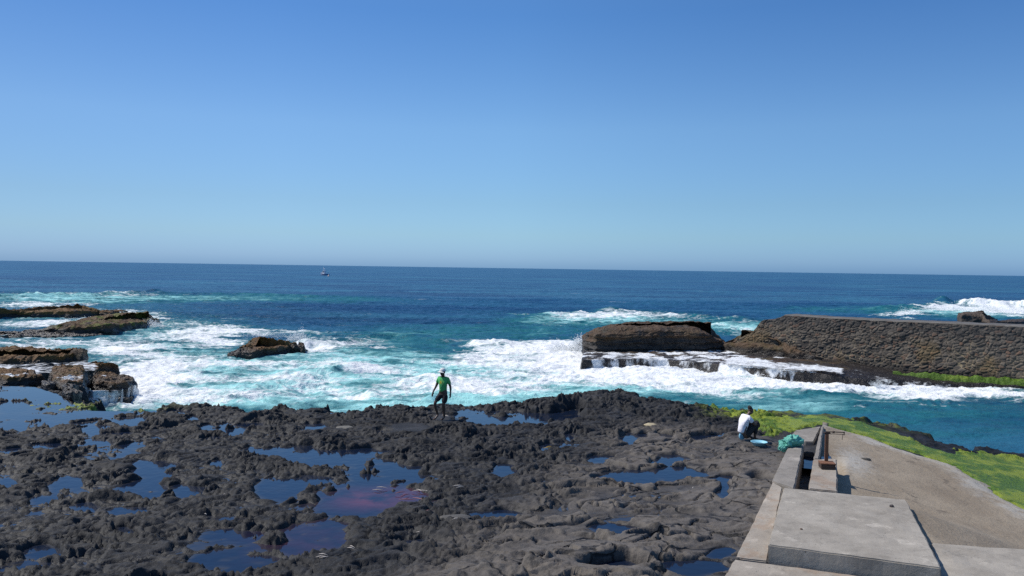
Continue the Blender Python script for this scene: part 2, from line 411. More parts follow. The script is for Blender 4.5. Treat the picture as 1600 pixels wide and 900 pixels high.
POOLS = [(820, 655, 85, 11), (740, 648, 40, 6), (880, 650, 30, 8), (243, 735, 42, 15), (225, 765, 32, 15), (285, 768, 24, 10), (97, 759, 27, 11), (20, 757, 18, 9), (65, 780, 24, 6),
         (435, 703, 52, 6), (470, 712, 40, 12), (440, 765, 36, 16), (485, 750, 22, 8), (555, 708, 50, 8), (540, 725, 60, 13), (600, 745, 60, 16), (565, 775, 62, 20), (640, 742, 40, 12), (545, 797, 45, 12), (625, 775, 40, 12),
         (500, 835, 50, 22), (455, 858, 30, 10), (370, 838, 45, 9), (360, 880, 62, 13), (200, 800, 28, 7), (200, 833, 15, 8), (65, 866, 26, 12), (130, 795, 20, 6), (790, 735, 18, 10), (640, 850, 22, 8),
         (1010, 747, 65, 11), (950, 752, 30, 8), (1060, 740, 36, 8), (1130, 748, 20, 5), (1185, 752, 18, 6), (1130, 768, 9, 14), (955, 826, 36, 7), (1005, 840, 30, 5), (920, 850, 20, 5), (1085, 888, 50, 11), (1122, 866, 16, 8), (960, 890, 50, 9),
         (987, 686, 14, 9), (1037, 722, 20, 9), (945, 716, 15, 5), (1035, 682, 20, 4), (855, 700, 12, 6), (890, 684, 16, 4), (1050, 716, 20, 5), (1110, 682, 26, 4), (1015, 650, 9, 3), (770, 805, 30, 6),
         (215, 660, 30, 6), (148, 672, 22, 8), (70, 665, 28, 5), (20, 668, 22, 6), (205, 655, 40, 4), (375, 667, 36, 6), (320, 668, 12, 5), (350, 675, 28, 4), (280, 645, 30, 3), (330, 688, 22, 4), (150, 690, 24, 4), (190, 676, 26, 3),
         (250, 686, 12, 3), (70, 700, 22, 4), (205, 697, 22, 5), (15, 703, 18, 5), (550, 642, 34, 4), (520, 650, 22, 4), (600, 673, 18, 3), (320, 710, 10, 3), (490, 668, 16, 8), (660, 645, 30, 3), (685, 655, 22, 3), (300, 655, 15, 3), (130, 735, 16, 4), (345, 725, 10, 4),
         (110, 650, 70, 4), (30, 617, 50, 8), (20, 638, 30, 6), (150, 622, 30, 5), (200, 645, 60, 3), (60, 652, 60, 4)]
DRY = [(690, 657, 20, 9), (1170, 690, 40, 9), (640, 672, 40, 10)]

def land_height(X, Y):
    """height of the lava shelf and the shore beside the ramp; returns a dict of arrays"""
    U, V = uv_of(X, Y, 0.0)
    A, B = ab(X, Y)
    dist = line_dist(X, Y, COAST)
    s = np.where(inside(X, Y, LAND), dist, -dist)
    n1 = perlin(X * 0.8, Y * 0.8, seed=1); n2 = perlin(X * 2.3, Y * 2.3, seed=2)
    Xr, Yr = X * 0.97 + Y * 0.25, Y * 0.97 - X * 0.25
    wx = Xr * 0.82 + 0.32 * n1 + 0.10 * n2; wy = Yr * 1.1 + 0.32 * perlin(X * 0.8, Y * 0.8, seed=3) + 0.10 * perlin(X * 2.3, Y * 2.3, seed=4)
    lump = fbm(wx * 0.55, wy * 0.75, o=3, seed=10)
    crag = ridged(wx * 0.55, wy * 0.95, o=6, gain=0.56, seed=20)
    caul = 0; am = 1.0; fq = 0.8
    for i in range(6):
        caul = caul + am * np.abs(perlin(wx * fq * 0.8 + 3.3 * i, wy * fq * 1.15, seed=25 + i)); am *= 0.66; fq *= 2.03
    caul = (caul - caul.mean()) * 0.9
    bill = np.abs(fbm(wx * 1.9, wy * 2.3, o=3, seed=30))
    f1, f2, idn = worley(wx * 2.6 + 0.25 * n2, wy * 3.1, seed=40)
    pit = sstep(0.34, 0.12, f1) * ((idn >> np.uint32(20)).astype(np.float32) / 4096)
    g1, g2, gid = worley(wx * 1.15, wy * 1.35, seed=44)
    boul = sstep(0.55, 0.1, g1) * ((gid >> np.uint32(20)).astype(np.float32) / 4096) ** 1.5
    right = sstep(-2.3, -1.2, B + 0.5 * n1) * sstep(23.5, 27.5, A + 0.8 * n1) + sstep(-0.9, -0.4, B)
    right = np.clip(right + sstep(1120, 1180, U) * sstep(655, 640, V), 0, 1)
    # smooth, cracked zone along the concrete
    sm = sstep(-7.6, -4.6, B + 1.5 * fbm(X * 0.35, Y * 0.35, o=3, seed=50)) * sstep(28, 24.5, A)
    p1, p2, pid = worley(wx * 0.62 + 0.3 * n2, wy * 0.9 + 0.2 * n2, seed=60)
    crack = sstep(0.085, 0.0, p2 - p1)
    plate = (pid >> np.uint32(20)).astype(np.float32) / 4096
    jag = ridged(wx * 2.6 + n1, wy * 3.6, o=4, gain=0.6, seed=33)
    q1, q2, qid = worley(wx * 5.2 + n2, wy * 6.5, seed=47)
    pock = sstep(0.36, 0.10, q1) * ((qid >> np.uint32(21)).astype(np.float32) / 2048)
    rough_h = 0.22 * lump + 0.15 * (crag - 0.50) + 0.19 * caul + 0.17 * (jag - 0.45)
    pat = sstep(-0.25, 0.35, fbm(X * 0.55 + 3, Y * 0.42, o=3, seed=37))
    rough_h = rough_h * (0.42 + 0.72 * pat)
    def chunks(ax_, ay_, A, tilt, seed):
        c1, c2, cid = worley(ax_, ay_, seed=seed, jit=1.0)
        r0 = (cid & np.uint32(1023)).astype(np.float32) / 1023 - .5; r1 = ((cid >> np.uint32(10)) & np.uint32(1023)).astype(np.float32) / 1023 - .5
        r2 = ((cid >> np.uint32(20)) & np.uint32(1023)).astype(np.float32) / 1023 - .5
        # each cell is a tilted slab: a plane through the cell plus a dark joint at its border
        fx = ax_ - np.floor(ax_); fy = ay_ - np.floor(ay_)
        pl = r1 * np.sin(ax_ * 1.9 + 9 * r0) + r2 * np.cos(ay_ * 1.9 + 7 * r0)
        return A * r0 + tilt * pl - A * .45 * sstep(.10, .0, c2 - c1)
    jx, jy = wx + .10 * n2 + .05 * perlin(X * 6, Y * 6, seed=48), wy + .10 * n1 + .05 * perlin(X * 6, Y * 6, seed=49)
    blocks = chunks(jx * 1.25, jy * 2.3, .15, .10, 141) + chunks(jx * 3.1, jy * 4.6, .10, .06, 142) + chunks(jx * 7.0, jy * 9.0, .045, .025, 143)
    rough_h = 0.75 * rough_h + blocks * (.35 + .75 * pat)
    tq = (rough_h + 0.03 * n2) / 0.085; tf = tq - np.floor(tq)
    terr = (np.floor(tq) + sstep(0.55, 1.0, tf)) * 0.085
    rough_h = 0.60 * rough_h + 0.40 * (terr - 0.03 * n2) - 0.13 * pit - 0.09 * pock
    smooth_h = 0.5 * blocks * sstep(.05, .5, n1 + .4 * lump) + 0.14 * lump + 0.13 * (plate - 0.5) - 0.13 * crack + 0.05 * caul + 0.07 * (crag - 0.5) + 0.05 * sstep(0.66, 0.8, crag)
    h = rough_h * (1 - sm) + smooth_h * sm
    E = 0.095 + 0.0 * X
    rimz = np.interp(U, RIM[:, 0], RIM[:, 1]).astype(np.float32)
    E += 0.85 * (rimz - 0.12) * np.exp(-(np.maximum(s, 0) / 3.2) ** 2) * (1 - right)
    far_left = sstep(330, 120, U) * sstep(680, 640, V)
    E -= 0.05 * far_left + 0.025 * sstep(700, 200, U)
    E += 0.10 * sstep(820, 900, V) * sstep(300, 900, U)
    pool = np.full(X.shape, -9.0, np.float32)
    pu = U + 16 * n1 + 8 * n2; pv = V + 5 * perlin(X * 0.8, Y * 0.8, seed=5) + 3.0 * perlin(X * 2.1, Y * 2.1, seed=6)
    for cu, cv, ru, rv in POOLS:
        pool = np.maximum(pool, 1 - np.sqrt(((pu - cu) / ru) ** 2 + ((pv - cv) / rv) ** 2))
    pm = sstep(-0.28, 0.14, pool)
    E -= np.maximum(E - 0.08, 0) * pm
    dry = np.zeros(X.shape, np.float32)
    for cu, cv, ru, rv in DRY:
        dry = np.maximum(dry, sstep(1.2, 0.6, np.sqrt(((U - cu) / ru) ** 2 + ((V - cv) / rv) ** 2)))
    h = h * (1 - 0.10 * pm) - (0.30 - 0.14 * sstep(0.05, 0.35, n2 + 0.5 * n1)) * pm
    isl = sstep(0.46, 0.16, g1) * ((gid & np.uint32(255)) > 150) + 0.8 * sstep(0.40, 0.10, f1) * ((idn & np.uint32(255)) > 215)
    h = h + 0.20 * isl * (1 - sm) * pm * sstep(0.75, 0.35, pool)
    # keep the dry rock between the traced pools mostly above the water, with scattered puddles
    lift = np.where(h + E < 0.03, (0.03 - h - E) * 0.42, 0) * (1 - pm) * (1 - far_left * 0.6) * (0.45 + 0.55 * sstep(0, 500, U + 250 * n1))
    h = (h + E + lift)
    h = h * (1 - dry) + (0.09 + 0.04 * lump) * dry
    # meets the concrete strip
    stripz = np.interp(A, [13, 15, 19, 22, 25], [0.0, 0.03, 0.26, 0.22, 0.10]).astype(np.float32)
    k = sstep(-3.4, -1.75, B) * sstep(26.5, 25, A) * (1 - right)
    h = h * (1 - k) + (stripz - 0.06 + 0.55 * (h - 0.12)) * k
    # right shore under the algae and the ramp
    rz = ramp_z(A, B)
    al = line_dist(X, Y, ALG_IN); al = np.where(inside(X, Y, ALG_IN + [(40, 60), (60, 20)]), al, -al)
    rr = sstep(0.2, 2.4, al)
    zr = rz - 0.05 + rr * (0.06 * lump + 0.03 * (crag - 0.45) + sstep(1.5, .5, s) * (0.22 * (crag - 0.4) + .08 * boul)) + 0.04 * (lump)
    h = h * (1 - right) + zr * right
    # under the concrete
    under = (sstep(0, .1, B - np.interp(A, [14, 19, 22, 24.7], [-1.62, -1.27, -1.15, -1.0]).astype(np.float32)) * sstep(1.85, 1.75, B) * sstep(24.75, 24.65, A))
    h = h * (1 - under) + np.minimum(h, -0.32) * under
    h = np.where((B > -.4) & (B < 5) & (A < 21.5), np.minimum(h, rz - 0.1), h)
    # coast: break down to the sea in ragged steps
    se = s + 0.45 * n1 + 0.30 * n2 + 0.5 * (crag - 0.5) + 0.3 * lump
    edge = sstep(-1.1, 0.25, se)
    low = SEA - 0.55 + 0.25 * crag
    h = low + (h - low) * edge
    wet = np.clip(1 - h / 0.09, 0, 1) * (1 - right) * sstep(-0.3, 0.4, s)
    wet = np.maximum(wet, sstep(0.0, -0.7, h) * 0.9)
    green = np.maximum(sstep(1070, 1130, U) * sstep(663, 645, V) * 1.0, far_left * sstep(652, 640, V) * sstep(0.02, 0.10, h) * sstep(30, 55, U))
    return dict(h=h, s=s, wet=wet, sm=sm, green=np.clip(green, 0, 1), A=A, B=B, U=U, V=V, right=right, al=al, crag=crag, n1=n1, n2=n2, lump=lump)

DX = 0.036
gx = np.arange(-24, 21.5, DX, dtype=np.float32); gy = np.arange(10.5, 37.0, DX, dtype=np.float32)
X, Y = np.meshgrid(gx, gy)
T = land_height(X, Y)
Hh = T['h']
def ground_z(x, y):
    i = int(np.clip((x - gx[0]) / DX, 0, len(gx) - 2)); j = int(np.clip((y - gy[0]) / DX, 0, len(gy) - 2))
    return float(Hh[j:j + 2, i:i + 2].mean())
# lean the crests sideways so that the crags undercut
ox = 0.16 * perlin(X * 1.7, Y * 1.7, Hh * 2.2, seed=71) * np.clip(Hh + 0.1, 0, 0.6) * (1 - T['right'])
oy = (0.16 * perlin(X * 1.7, Y * 1.7, Hh * 2.2, seed=72) - 0.05 * np.clip(Hh, 0, 0.5)) * np.clip(Hh + 0.05, 0, 0.6) * (1 - T['right'])
co = np.stack([X + ox, Y + oy, Hh], -1).reshape(-1, 3)
vis = (np.abs(X) < 0.70 * Y + 1.2) & (T['s'] > -1.9)
kq = vis[:-1, :-1] & vis[1:, 1:]
me = grid_mesh('lava_shelf', co, len(gy), len(gx), kq, dict(wet=T['wet'], smooth_rock=T['sm'] * (1 - T['right']), green=T['green']))
tag(link('lava_shelf', me, LAVA), kind='structure')

# tide pools: one level sheet inside the rim, and the water standing in the trench
px = np.arange(-23, 9, 0.072, dtype=np.float32); py = np.arange(10.6, 35, 0.072, dtype=np.float32)
PX, PY = np.meshgrid(px, py)
pu, pv = uv_of(PX, PY, 0.0)
pa, pb = ab(PX, PY)
pd = line_dist(PX, PY, COAST); pd = np.where(inside(PX, PY, LAND), pd, -pd)
stain = np.exp(-(((pu - 585) / 62) ** 2 + ((pv - 781) / 15) ** 2)) + 0.6 * np.exp(-(((pu - 640) / 40) ** 2 + ((pv - 768) / 8) ** 2)) + 0.25 * np.exp(-(((pu - 480) / 90) ** 2 + ((pv - 850) / 40) ** 2))
gi = np.clip(((PX - gx[0]) / DX).astype(int), 0, len(gx) - 1); gj = np.clip(((PY - gy[0]) / DX).astype(int), 0, len(gy) - 1)
shal = np.exp(-np.maximum(-Hh[gj, gi], 0) / 0.045)
ok = (pd > 0.35) & (pb < np.where(pa < 18.5, -1.25, -1.65)) & (np.abs(PX) < 0.7 * PY + 1) & ~((pa > 23.5) & (pb > -3.0))
co = np.stack([PX, PY, 0.0 * PX], -1).reshape(-1, 3)
me = grid_mesh('tide_pools', co, len(py), len(px), ok[:-1, :-1] & ok[1:, 1:], dict(stain=stain, shallow=shal))
tag(link('tide_pools', me, POOL), kind='structure')
tw = [wf(23.2, -0.9, -0.12), wf(23.2, -0.5, -0.12), wf(24.8, -0.55, -0.12), wf(24.8, -0.95, -0.12), wf(22.6, -0.42, -0.03), wf(22.6, 0.0, -0.03), wf(24.9, -0.12, -0.03), wf(24.9, -0.42, -0.03)]
tag(link('trench_water', raw_mesh('trench_water', tw, [(0, 1, 2, 3), (4, 5, 6, 7)]), POOL), kind='structure')

# ------------------------------------------------------------------ sea
FOAM = [  # u, v, su, sv, amount  (places on the sea surface, found from the photograph)
    (300, 520, 80, 16, .95), (230, 628, 70, 12, .85), (340, 628, 90, 10, .5), (560, 628, 120, 6, .35), (300, 560, 50, 6, .5), (150, 520, 60, 5, .5), (360, 520, 60, 8, .6), (225, 545, 60, 14, .55), (470, 522, 90, 6, .8), (505, 545, 55, 12, .9), (560, 535, 60, 6, .45), (335, 535, 40, 9, .8),
    (250, 575, 60, 16, .7), (420, 572, 120, 7, .85), (330, 595, 110, 8, .6), (210, 600, 60, 22, .9), (190, 622, 40, 10, .7), (300, 615, 80, 9, .45),
    (450, 600, 60, 7, .55), (560, 583, 55, 7, .75), (520, 612, 90, 9, .5), (650, 600, 80, 14, .55), (600, 622, 70, 6, .45), (420, 622, 60, 7, .45), (720, 605, 60, 16, .6), (790, 610, 80, 12, .5),
    (870, 545, 60, 13, 1.0), (895, 555, 40, 14, 1.0), (790, 545, 70, 9, .85), (740, 552, 50, 8, .6), (700, 565, 60, 8, .5), (820, 570, 110, 10, .75), (950, 575, 120, 10, .95), (900, 592, 140, 11, .7),
    (1060, 585, 110, 9, 1.0), (1160, 598, 90, 9, 1.0), (1250, 604, 90, 8, .9), (1010, 603, 120, 8, .65), (1120, 612, 90, 7, .6), (1370, 608, 80, 6, .75), (1300, 612, 80, 6, .8), (1420, 617, 100, 7, .9), (1550, 618, 100, 8, .9), (1500, 632, 90, 4, .45), (1350, 603, 90, 5, .7), (1460, 607, 90, 5, .9), (1560, 608, 90, 5, .9), (1500, 622, 90, 6, .45), (1590, 620, 40, 6, .4),
    (1180, 622, 60, 5, .4), (1330, 640, 40, 3, .55), (1260, 633, 60, 4, .35), (1400, 632, 80, 4, .3), (1460, 640, 60, 3, .25),
    (970, 493, 100, 4, .95), (930, 502, 60, 8, .75), (1060, 498, 90, 4, .7), (1140, 515, 40, 8, .8), (870, 497, 60, 4, .6), (850, 510, 50, 6, .4), (1180, 525, 40, 6, .7), (1160, 505, 60, 3, .5),
    (120, 461, 140, 2.5, .9), (40, 468, 90, 3, .55), (200, 466, 60, 4, .5), (100, 476, 90, 3, .9), (30, 480, 60, 5, .8), (260, 477, 40, 3, .4), (190, 488, 40, 5, .9), (150, 505, 110, 6, .95), (50, 510, 80, 7, .85), (240, 495, 30, 5, .8), (20, 525, 60, 6, .6), (110, 535, 100, 6, .75), (20, 540, 60, 6, .7), (180, 550, 50, 8, .6),
    (1500, 484, 80, 5, .95), (1570, 490, 70, 6, 1.0), (1430, 492, 40, 5, .9), (1400, 495, 30, 4, .7), (1560, 480, 50, 4, .9), (1640, 488, 60, 8, .95), (1470, 482, 50, 2.5, .8),
    (740, 433, 60, 1.2, .30), (780, 437, 50, 1.2, .25), (850, 458, 50, 1.6, .32), (960, 460, 50, 1.4, .3), (1110, 457, 40, 1.5, .42), (1160, 453, 30, 1.5, .3), (270, 455, 25, 1.2, .4), (640, 475, 60, 2, .2), (1000, 475, 60, 2, .2), (1340, 458, 60, 1.5, .25), (1230, 440, 50, 1, .25), (400, 478, 60, 2, .25), (350, 497, 25, 2, .4)]
AER = [(420, 590, 260, 34, .95), (430, 630, 300, 26, .95), (700, 626, 200, 20, .95), (900, 612, 150, 14, .6), (1380, 645, 260, 45, .16), (1500, 690, 200, 30, .14), (1200, 635, 120, 14, .5), (700, 600, 240, 30, 1.0), (900, 580, 200, 34, .9), (1080, 595, 140, 22, .8), (260, 560, 120, 30, .6), (560, 560, 120, 18, .55), (620, 530, 80, 14, .35), (1250, 605, 140, 16, .5), (1400, 640, 260, 40, .22), (1550, 610, 120, 14, .3),
       (960, 500, 120, 10, 1.0), (880, 500, 70, 7, .55), (1130, 512, 80, 8, .9), (1190, 520, 50, 10, .9), (90, 467, 150, 8, 1.0), (280, 467, 120, 5, .5), (430, 467, 130, 6, .42), (560, 470, 80, 5, .25), (120, 500, 140, 18, .6), (1440, 488, 80, 8, .65), (1550, 490, 80, 9, .9), (1290, 484, 90, 5, .4), (60, 540, 140, 16, .6), (300, 520, 100, 18, .6), (680, 520, 160, 16, .25), (850, 520, 100, 10, .3)]
BREAK = [(-60, 470, 240, 459, 0.7, 2.2), (240, 459, 560, 466, 0.45, 3.0), (1380, 486, 1480, 478, 0.8, 2.0), (1480, 478, 1680, 484, 1.5, 2.2), (840, 500, 950, 489, 0.5, 1.6), (950, 489, 1160, 502, 0.55, 1.8), (500, 540, 620, 532, 0.45, 1.0), (620, 532, 800, 545, 0.35, 1.0), (420, 608, 500, 592, 0.28, 0.7), (520, 590, 600, 578, 0.34, 0.7), (1150, 641, 1350, 637, 0.16, 0.5), (640, 600, 760, 596, .25, .6)]
t = np.linspace(-1.12, 1.12, 1120)
ys = np.concatenate([np.linspace(14, 24, 40, endpoint=False), np.geomspace(24, 170, 760, endpoint=False), np.geomspace(170, 60000, 220)])
TT, YY = np.meshgrid(t, ys)
SX = (TT * (YY + 6)).astype(np.float32); SY = YY.astype(np.float32)
U, V = uv_of(SX, SY, SEA)
foam = np.zeros(U.shape, np.float32); aer = foam.copy()
bn = perlin(SX * 0.12, SY * 0.12, seed=81); bn2 = perlin(SX * 0.3, SY * 0.45, seed=82)
kk = np.clip((V - 425) / 120, 0.05, 1)
Uw = U + 45 * bn * kk ** 0.5 + 18 * bn2; Vw = V + (7 * bn2 + 5 * bn) * kk
for cu, cv, su, sv, am in FOAM:
    foam += 0.84 * am * np.exp(-(((Uw - cu) / su) ** 2 + ((Vw - cv) / sv) ** 2))
for cu, cv, su, sv, am in AER:
    aer += am * np.exp(-(((Uw - cu) / su) ** 2 + ((Vw - cv) / sv) ** 2))
foam = np.minimum(foam, 1.15); foam += 0.30 * sstep(515, 560, V) * sstep(1250, 1050, U)
aer = np.clip(aer, 0, 1.0); aer = np.maximum(aer, np.clip(foam * 0.75, 0, .8) * sstep(440, 470, V))
deep = np.exp(-(((U - 420) / 160) ** 2 + ((V - 495) / 14) ** 2)) * 0.4
surf = np.clip(aer * 0.8 + foam * 0.5, 0, 1)
Z = np.zeros_like(SX)
m = SY < 400
x, y = SX[m], SY[m]
wxx = x + 1.2 * perlin(x * 0.25, y * 0.25, seed=90); wyy = y + 1.2 * perlin(x * 0.25, y * 0.25, seed=91)
z = 0.30 * sstep(60, 110, y) * perlin(wxx * 0.045, wyy * 0.10, seed=92) + (0.07 + 0.10 * surf[m]) * perlin(wxx * 0.16, wyy * 0.28, seed=93)
ch = 0
for i, (fx, fy, am) in enumerate([(0.30, 0.50, .10), (0.62, 0.95, .065), (1.25, 1.8, .038), (2.4, 3.2, .02)]):
    r = perlin(wxx * fx + 4.1 * i, wyy * fy, seed=95 + i)
    ch = ch + am * (0.9 - 2.2 * np.abs(r) + 0.6 * r)
z = z + ch * (0.45 + 0.75 * surf[m] + 0.7 * sstep(60, 90, y)) * np.clip(220 / y, 0, 1)
for ua, va, ub, vb, hh, ww in BREAK:
    a = P(ua, va, SEA)[:2]; b = P(ub, vb, SEA)[:2]
    e = b - a; L2 = e @ e
    tt = np.clip(((x - a[0]) * e[0] + (y - a[1]) * e[1]) / L2, 0, 1)
    dy = y - (a[1] + tt * e[1]) + 0.9 * ww * perlin(x * 0.25, y * 0.1, seed=110); dx = x - (a[0] + tt * e[0])
    fall = np.exp(-(dx / 3.0) ** 2) * (0.75 + 0.5 * perlin(x * 0.35, y * 0.2, seed=111))
    z = z + hh * fall * np.where(dy < 0, np.exp(-(dy / (ww * 0.7)) ** 2), np.exp(-(dy / (ww * 1.8)) ** 2))
z = z + sstep(.15, .7, foam[m]) * sstep(90, 60, y) * (0.16 * ridged(wxx * .9, wyy * 1.2, o=4, gain=.6, seed=120) + .10 * perlin(wxx * .35, wyy * .6, seed=121) - .07)
Z[m] = z * sstep(400, 250, y)
co = np.stack([SX, SY, SEA + Z], -1).reshape(-1, 3)
me = grid_mesh('sea', co, len(ys), len(t), None, dict(foam=foam, aer=aer, deep=deep))
tag(link('sea', me, SEAM), kind='structure')
def sea_z(u, v):
    p = P(u, v, SEA)
    j = int(np.clip(np.searchsorted(ys, p[1]), 0, len(ys) - 1)); i = int(np.clip(np.searchsorted(t, p[0] / (p[1] + 6)), 0, len(t) - 1))
    return float(SEA + Z[j, i])

# ------------------------------------------------------------------ rocks standing in the sea
def resample(pts, n):
    pts = np.array(pts + [pts[0]], float); d = np.r_[0, np.cumsum(np.linalg.norm(np.diff(pts, axis=0), axis=1))]
    s = np.linspace(0, d[-1], n, endpoint=False)
    out = np.stack([np.interp(s, d, pts[:, k]) for k in range(pts.shape[1])], 1)
    for _ in range(max(1, n // 120)):
        out = (np.roll(out, 1, 0) + 2 * out + np.roll(out, -1, 0)) / 4
    return out

def rock_mesh(name, outline, hts, zb, side=0.30, amp=0.35, freq=0.8, seed=0, n=420, m=110, inset=0.12, core=0.55, strata=0.0, washlo=None, wetz=0.5, blocky=0.0):
    """outline: world (x,y) loop at the waterline; hts: top height above zb for each outline point (interpolated)"""
    o = resample([(p[0], p[1], h) for p, h in zip(outline, hts)], n)
    c = o[:, :2].mean(0)
    q = o[:, :2] - c
    u_, s_, vt = np.linalg.svd(q, full_matrices=False)
    ax = vt[0]; L = np.abs(q @ ax).max() * core
    seg = np.clip(q @ ax, -L, L)[:, None] * ax[None]     # every loop point shrinks to its nearest point of the spine
    prof = np.linspace(0, 1, m)
    rows = []; top = []
    ns = side
    for pz in prof:
        if pz < ns:
            k = pz / ns; shrink = inset * k ** 1.5; zz = -0.9 + (0.9 + 1.0 * o[:, 2] * 0.86) * k if False else (-0.8 + (0.8 + o[:, 2] * 0.86) * k)
        else:
            k = (pz - ns) / (1 - ns); shrink = inset + (1 - inset) * k; zz = o[:, 2] * (0.86 + 0.14 * math.sin(min(1, k * 1.6) * math.pi / 2))
        xy = c + seg + (q - seg) * (1 - shrink)
        zz = zz * (1 - 0) if pz < ns else zz * (1 - k) + (zz * 0.25 + 0.75 * zz.mean()) * k if False else zz
        rows.append(np.c_[xy, zb + zz]); top.append(np.full(n, 0.0 if pz < ns * 0.8 else 1.0))
    co = np.array(rows)            # m,n,3
    X, Y, Z = co[..., 0], co[..., 1], co[..., 2]
    h = co[..., 2] - zb
    nx = fbm(X * freq, Y * freq, Z * freq * 1.5, o=4, seed=seed + 1); ny = fbm(X * freq, Y * freq, Z * freq * 1.5, o=4, seed=seed + 2)
    nz = ridged(X * freq, Y * freq, Z * freq, o=5, gain=0.6, seed=seed + 3) - 0.5
    if strata:
        lay = np.sin((Z + 0.15 * nx) * 2 * math.pi / 0.45) + 0.6 * np.sin((Z + 0.2 * ny) * 2 * math.pi / 0.21)
        rad = (co[..., :2] - (c + seg)[None]); rad = rad / (np.linalg.norm(rad, axis=-1, keepdims=True) + 1e-6)
        X = X + rad[..., 0] * lay * strata; Y = Y + rad[..., 1] * lay * strata
    if blocky:
        nx = nx + blocky * np.round(nx * 3) / 3; ny = ny + blocky * np.round(ny * 3) / 3
    edge = (prof[:, None] * np.ones(n)[None])
    X = X + amp * 1.1 * nx * (1 - sstep(0.8, 1.0, edge)); Y = Y + amp * 1.1 * ny * (1 - sstep(0.8, 1.0, edge))
    Z = Z + amp * 1.1 * nz * sstep(ns * 0.5, ns * 1.1, edge) + 0.5 * amp * fbm(X * freq * 0.5, Y * freq * 0.5, o=2, seed=seed + 9) * sstep(ns * 0.5, ns * 1.2, edge)
    wet = sstep(wetz + 0.25, wetz - 0.15, h + 0.25 * nx)
    wash = np.zeros_like(h) if washlo is None else washlo(X, Y, Z)
    up = np.array(top) * sstep(wetz - 0.1, wetz + 0.15, h + 0.25 * nx)
    # last row closes on the spine
    co = np.stack([X, Y, Z], -1)
    return grid_mesh(name, co.reshape(-1, 3), m, n, None, dict(wet=wet, top=up, wash=wash), closed=True)

def sea_rock(name, label, front, back, hts_f, hts_b, mat, zb=SEA, group='dark rocks standing in the surf', cat='sea rock', **kw):
    """front: pixels on the waterline, left to right; back: (u, v, z) pixels of the far top edge, right to left"""
    f = [P(u, v, zb)[:2] for u, v in front]; b = [P(u, v, z)[:2] for u, v, z in back]
    me = rock_mesh(name, f + b, list(hts_f) + list(hts_b), zb, **kw)
    return tag(link(name, me, mat), label, cat, group)

R_BROWN = mat_searock('brown_weedy_rock', 1.0, 0.15)
R_OLIVE = mat_searock('olive_weedy_rock', 0.6, 1.0)
R_DARK = mat_searock('dark_block_rock', 0.35, 0.15, base=(0.052, 0.045, 0.038))
R_GREY = mat_searock('grey_brown_rock', 0.15, 0.0, base=(0.075, 0.062, 0.052))
R_BLOCK = mat_searock('dark_block_rock', .38, .05, base=(.042, .037, .033))
R_WET = mat_searock('wet_ledge_rock', 0.5, 0.3, base=(0.04, 0.032, 0.028))

G = 'weedy rocks on the left of the surf'
sea_rock('sea_rock', 'long flat brown weed-covered rock, farthest from the shore at the left', [(-60, 499), (60, 500), (120, 500), (165, 496), (180, 490)], [(176, 484, -.3), (120, 480, -.1), (60, 482, -.1), (-60, 485, -.1)],
         [.9, 1.0, 1.1, .8, .5], [.7, 1.5, 1.3, 1.1], R_BROWN, group=G, amp=.32, freq=1.0, seed=3, core=.8)
sea_rock('sea_rock', 'long low olive and brown weedy rock ringed by white foam, second behind the left shore', [(30, 522), (60, 524), (120, 526), (180, 524), (225, 516), (246, 506)], [(250, 501, -.7), (220, 497, -.5), (160, 498, -.4), (90, 507, -.6), (50, 514, -.9)],
         [.35, .5, .9, 1.1, .9, .6], [.7, 1.4, 1.4, .9, .3], R_OLIVE, group=G, amp=.32, freq=1.0, seed=13, core=.8)
sea_rock('sea_rock', 'tiny dark rock tip between the two long weedy rocks', [(186, 494), (196, 495), (206, 495)], [(204, 490, -.9), (190, 489, -.9)], [.3, .5, .3], [.4, .5], R_DARK, group=G, amp=.2, freq=1, seed=23, n=120, m=50)
sea_rock('sea_rock', 'low purplish wet rubble ledge in front of the olive weedy rock', [(-40, 528), (20, 528), (80, 530), (130, 529), (175, 526)], [(160, 522, -1.1), (60, 520, -1.1), (-40, 520, -1.1)], [.15, .22, .2, .25, .15], [.2, .3, .2], R_GREY, group=G, amp=.28, freq=1.0, seed=27, core=.8)
sea_rock('sea_rock', 'lone brown humped rock amid foam in mid channel', [(352, 561), (395, 563), (430, 559), (462, 553), (474, 547)], [(482, 540, -.6), (455, 535, -.4), (425, 527, 0), (395, 527, 0), (372, 536, -.5), (372, 546, -1.0)],
         [.45, .6, .65, .7, .6], [.55, .7, 1.25, 1.3, .7, .4], R_BROWN, group=G, amp=.42, freq=.7, seed=33, blocky=.5, core=.6)

def outcrop(name, label, front, back, hf, hb, mat, zb=-0.35, **kw):
    return sea_rock(name, label, front, back, hf, hb, mat, zb=zb, group='rocks of the left outcrop', **kw)
def wsh(lo, hi):
    return lambda X, Y, Z: sstep(lo, hi, fbm(X * 0.5, Y * 0.5, Z * 0.3, o=3, seed=55)) * 0.6
outcrop('outcrop_rock', 'broad brown-topped rock at the back of the left outcrop', [(-80, 573), (0, 575), (60, 573), (110, 568), (138, 560)], [(136, 548, 0.1), (100, 547, .2), (50, 543, .3), (-80, 549, .2)], [.3, .35, .4, .4, .4], [.5, .6, .7, .6], R_BROWN, amp=.36, freq=1.1, seed=43, core=.8, wetz=.15, inset=.3, side=.4)
outcrop('outcrop_rock', 'dark rounded boulder at the right end of the back outcrop rock', [(100, 562), (120, 565), (137, 560)], [(132, 549, .3), (108, 548, .3)], [.5, .6, .5], [.7, .6], R_DARK, amp=.25, freq=1.1, seed=48, n=160, m=60, wetz=.1)
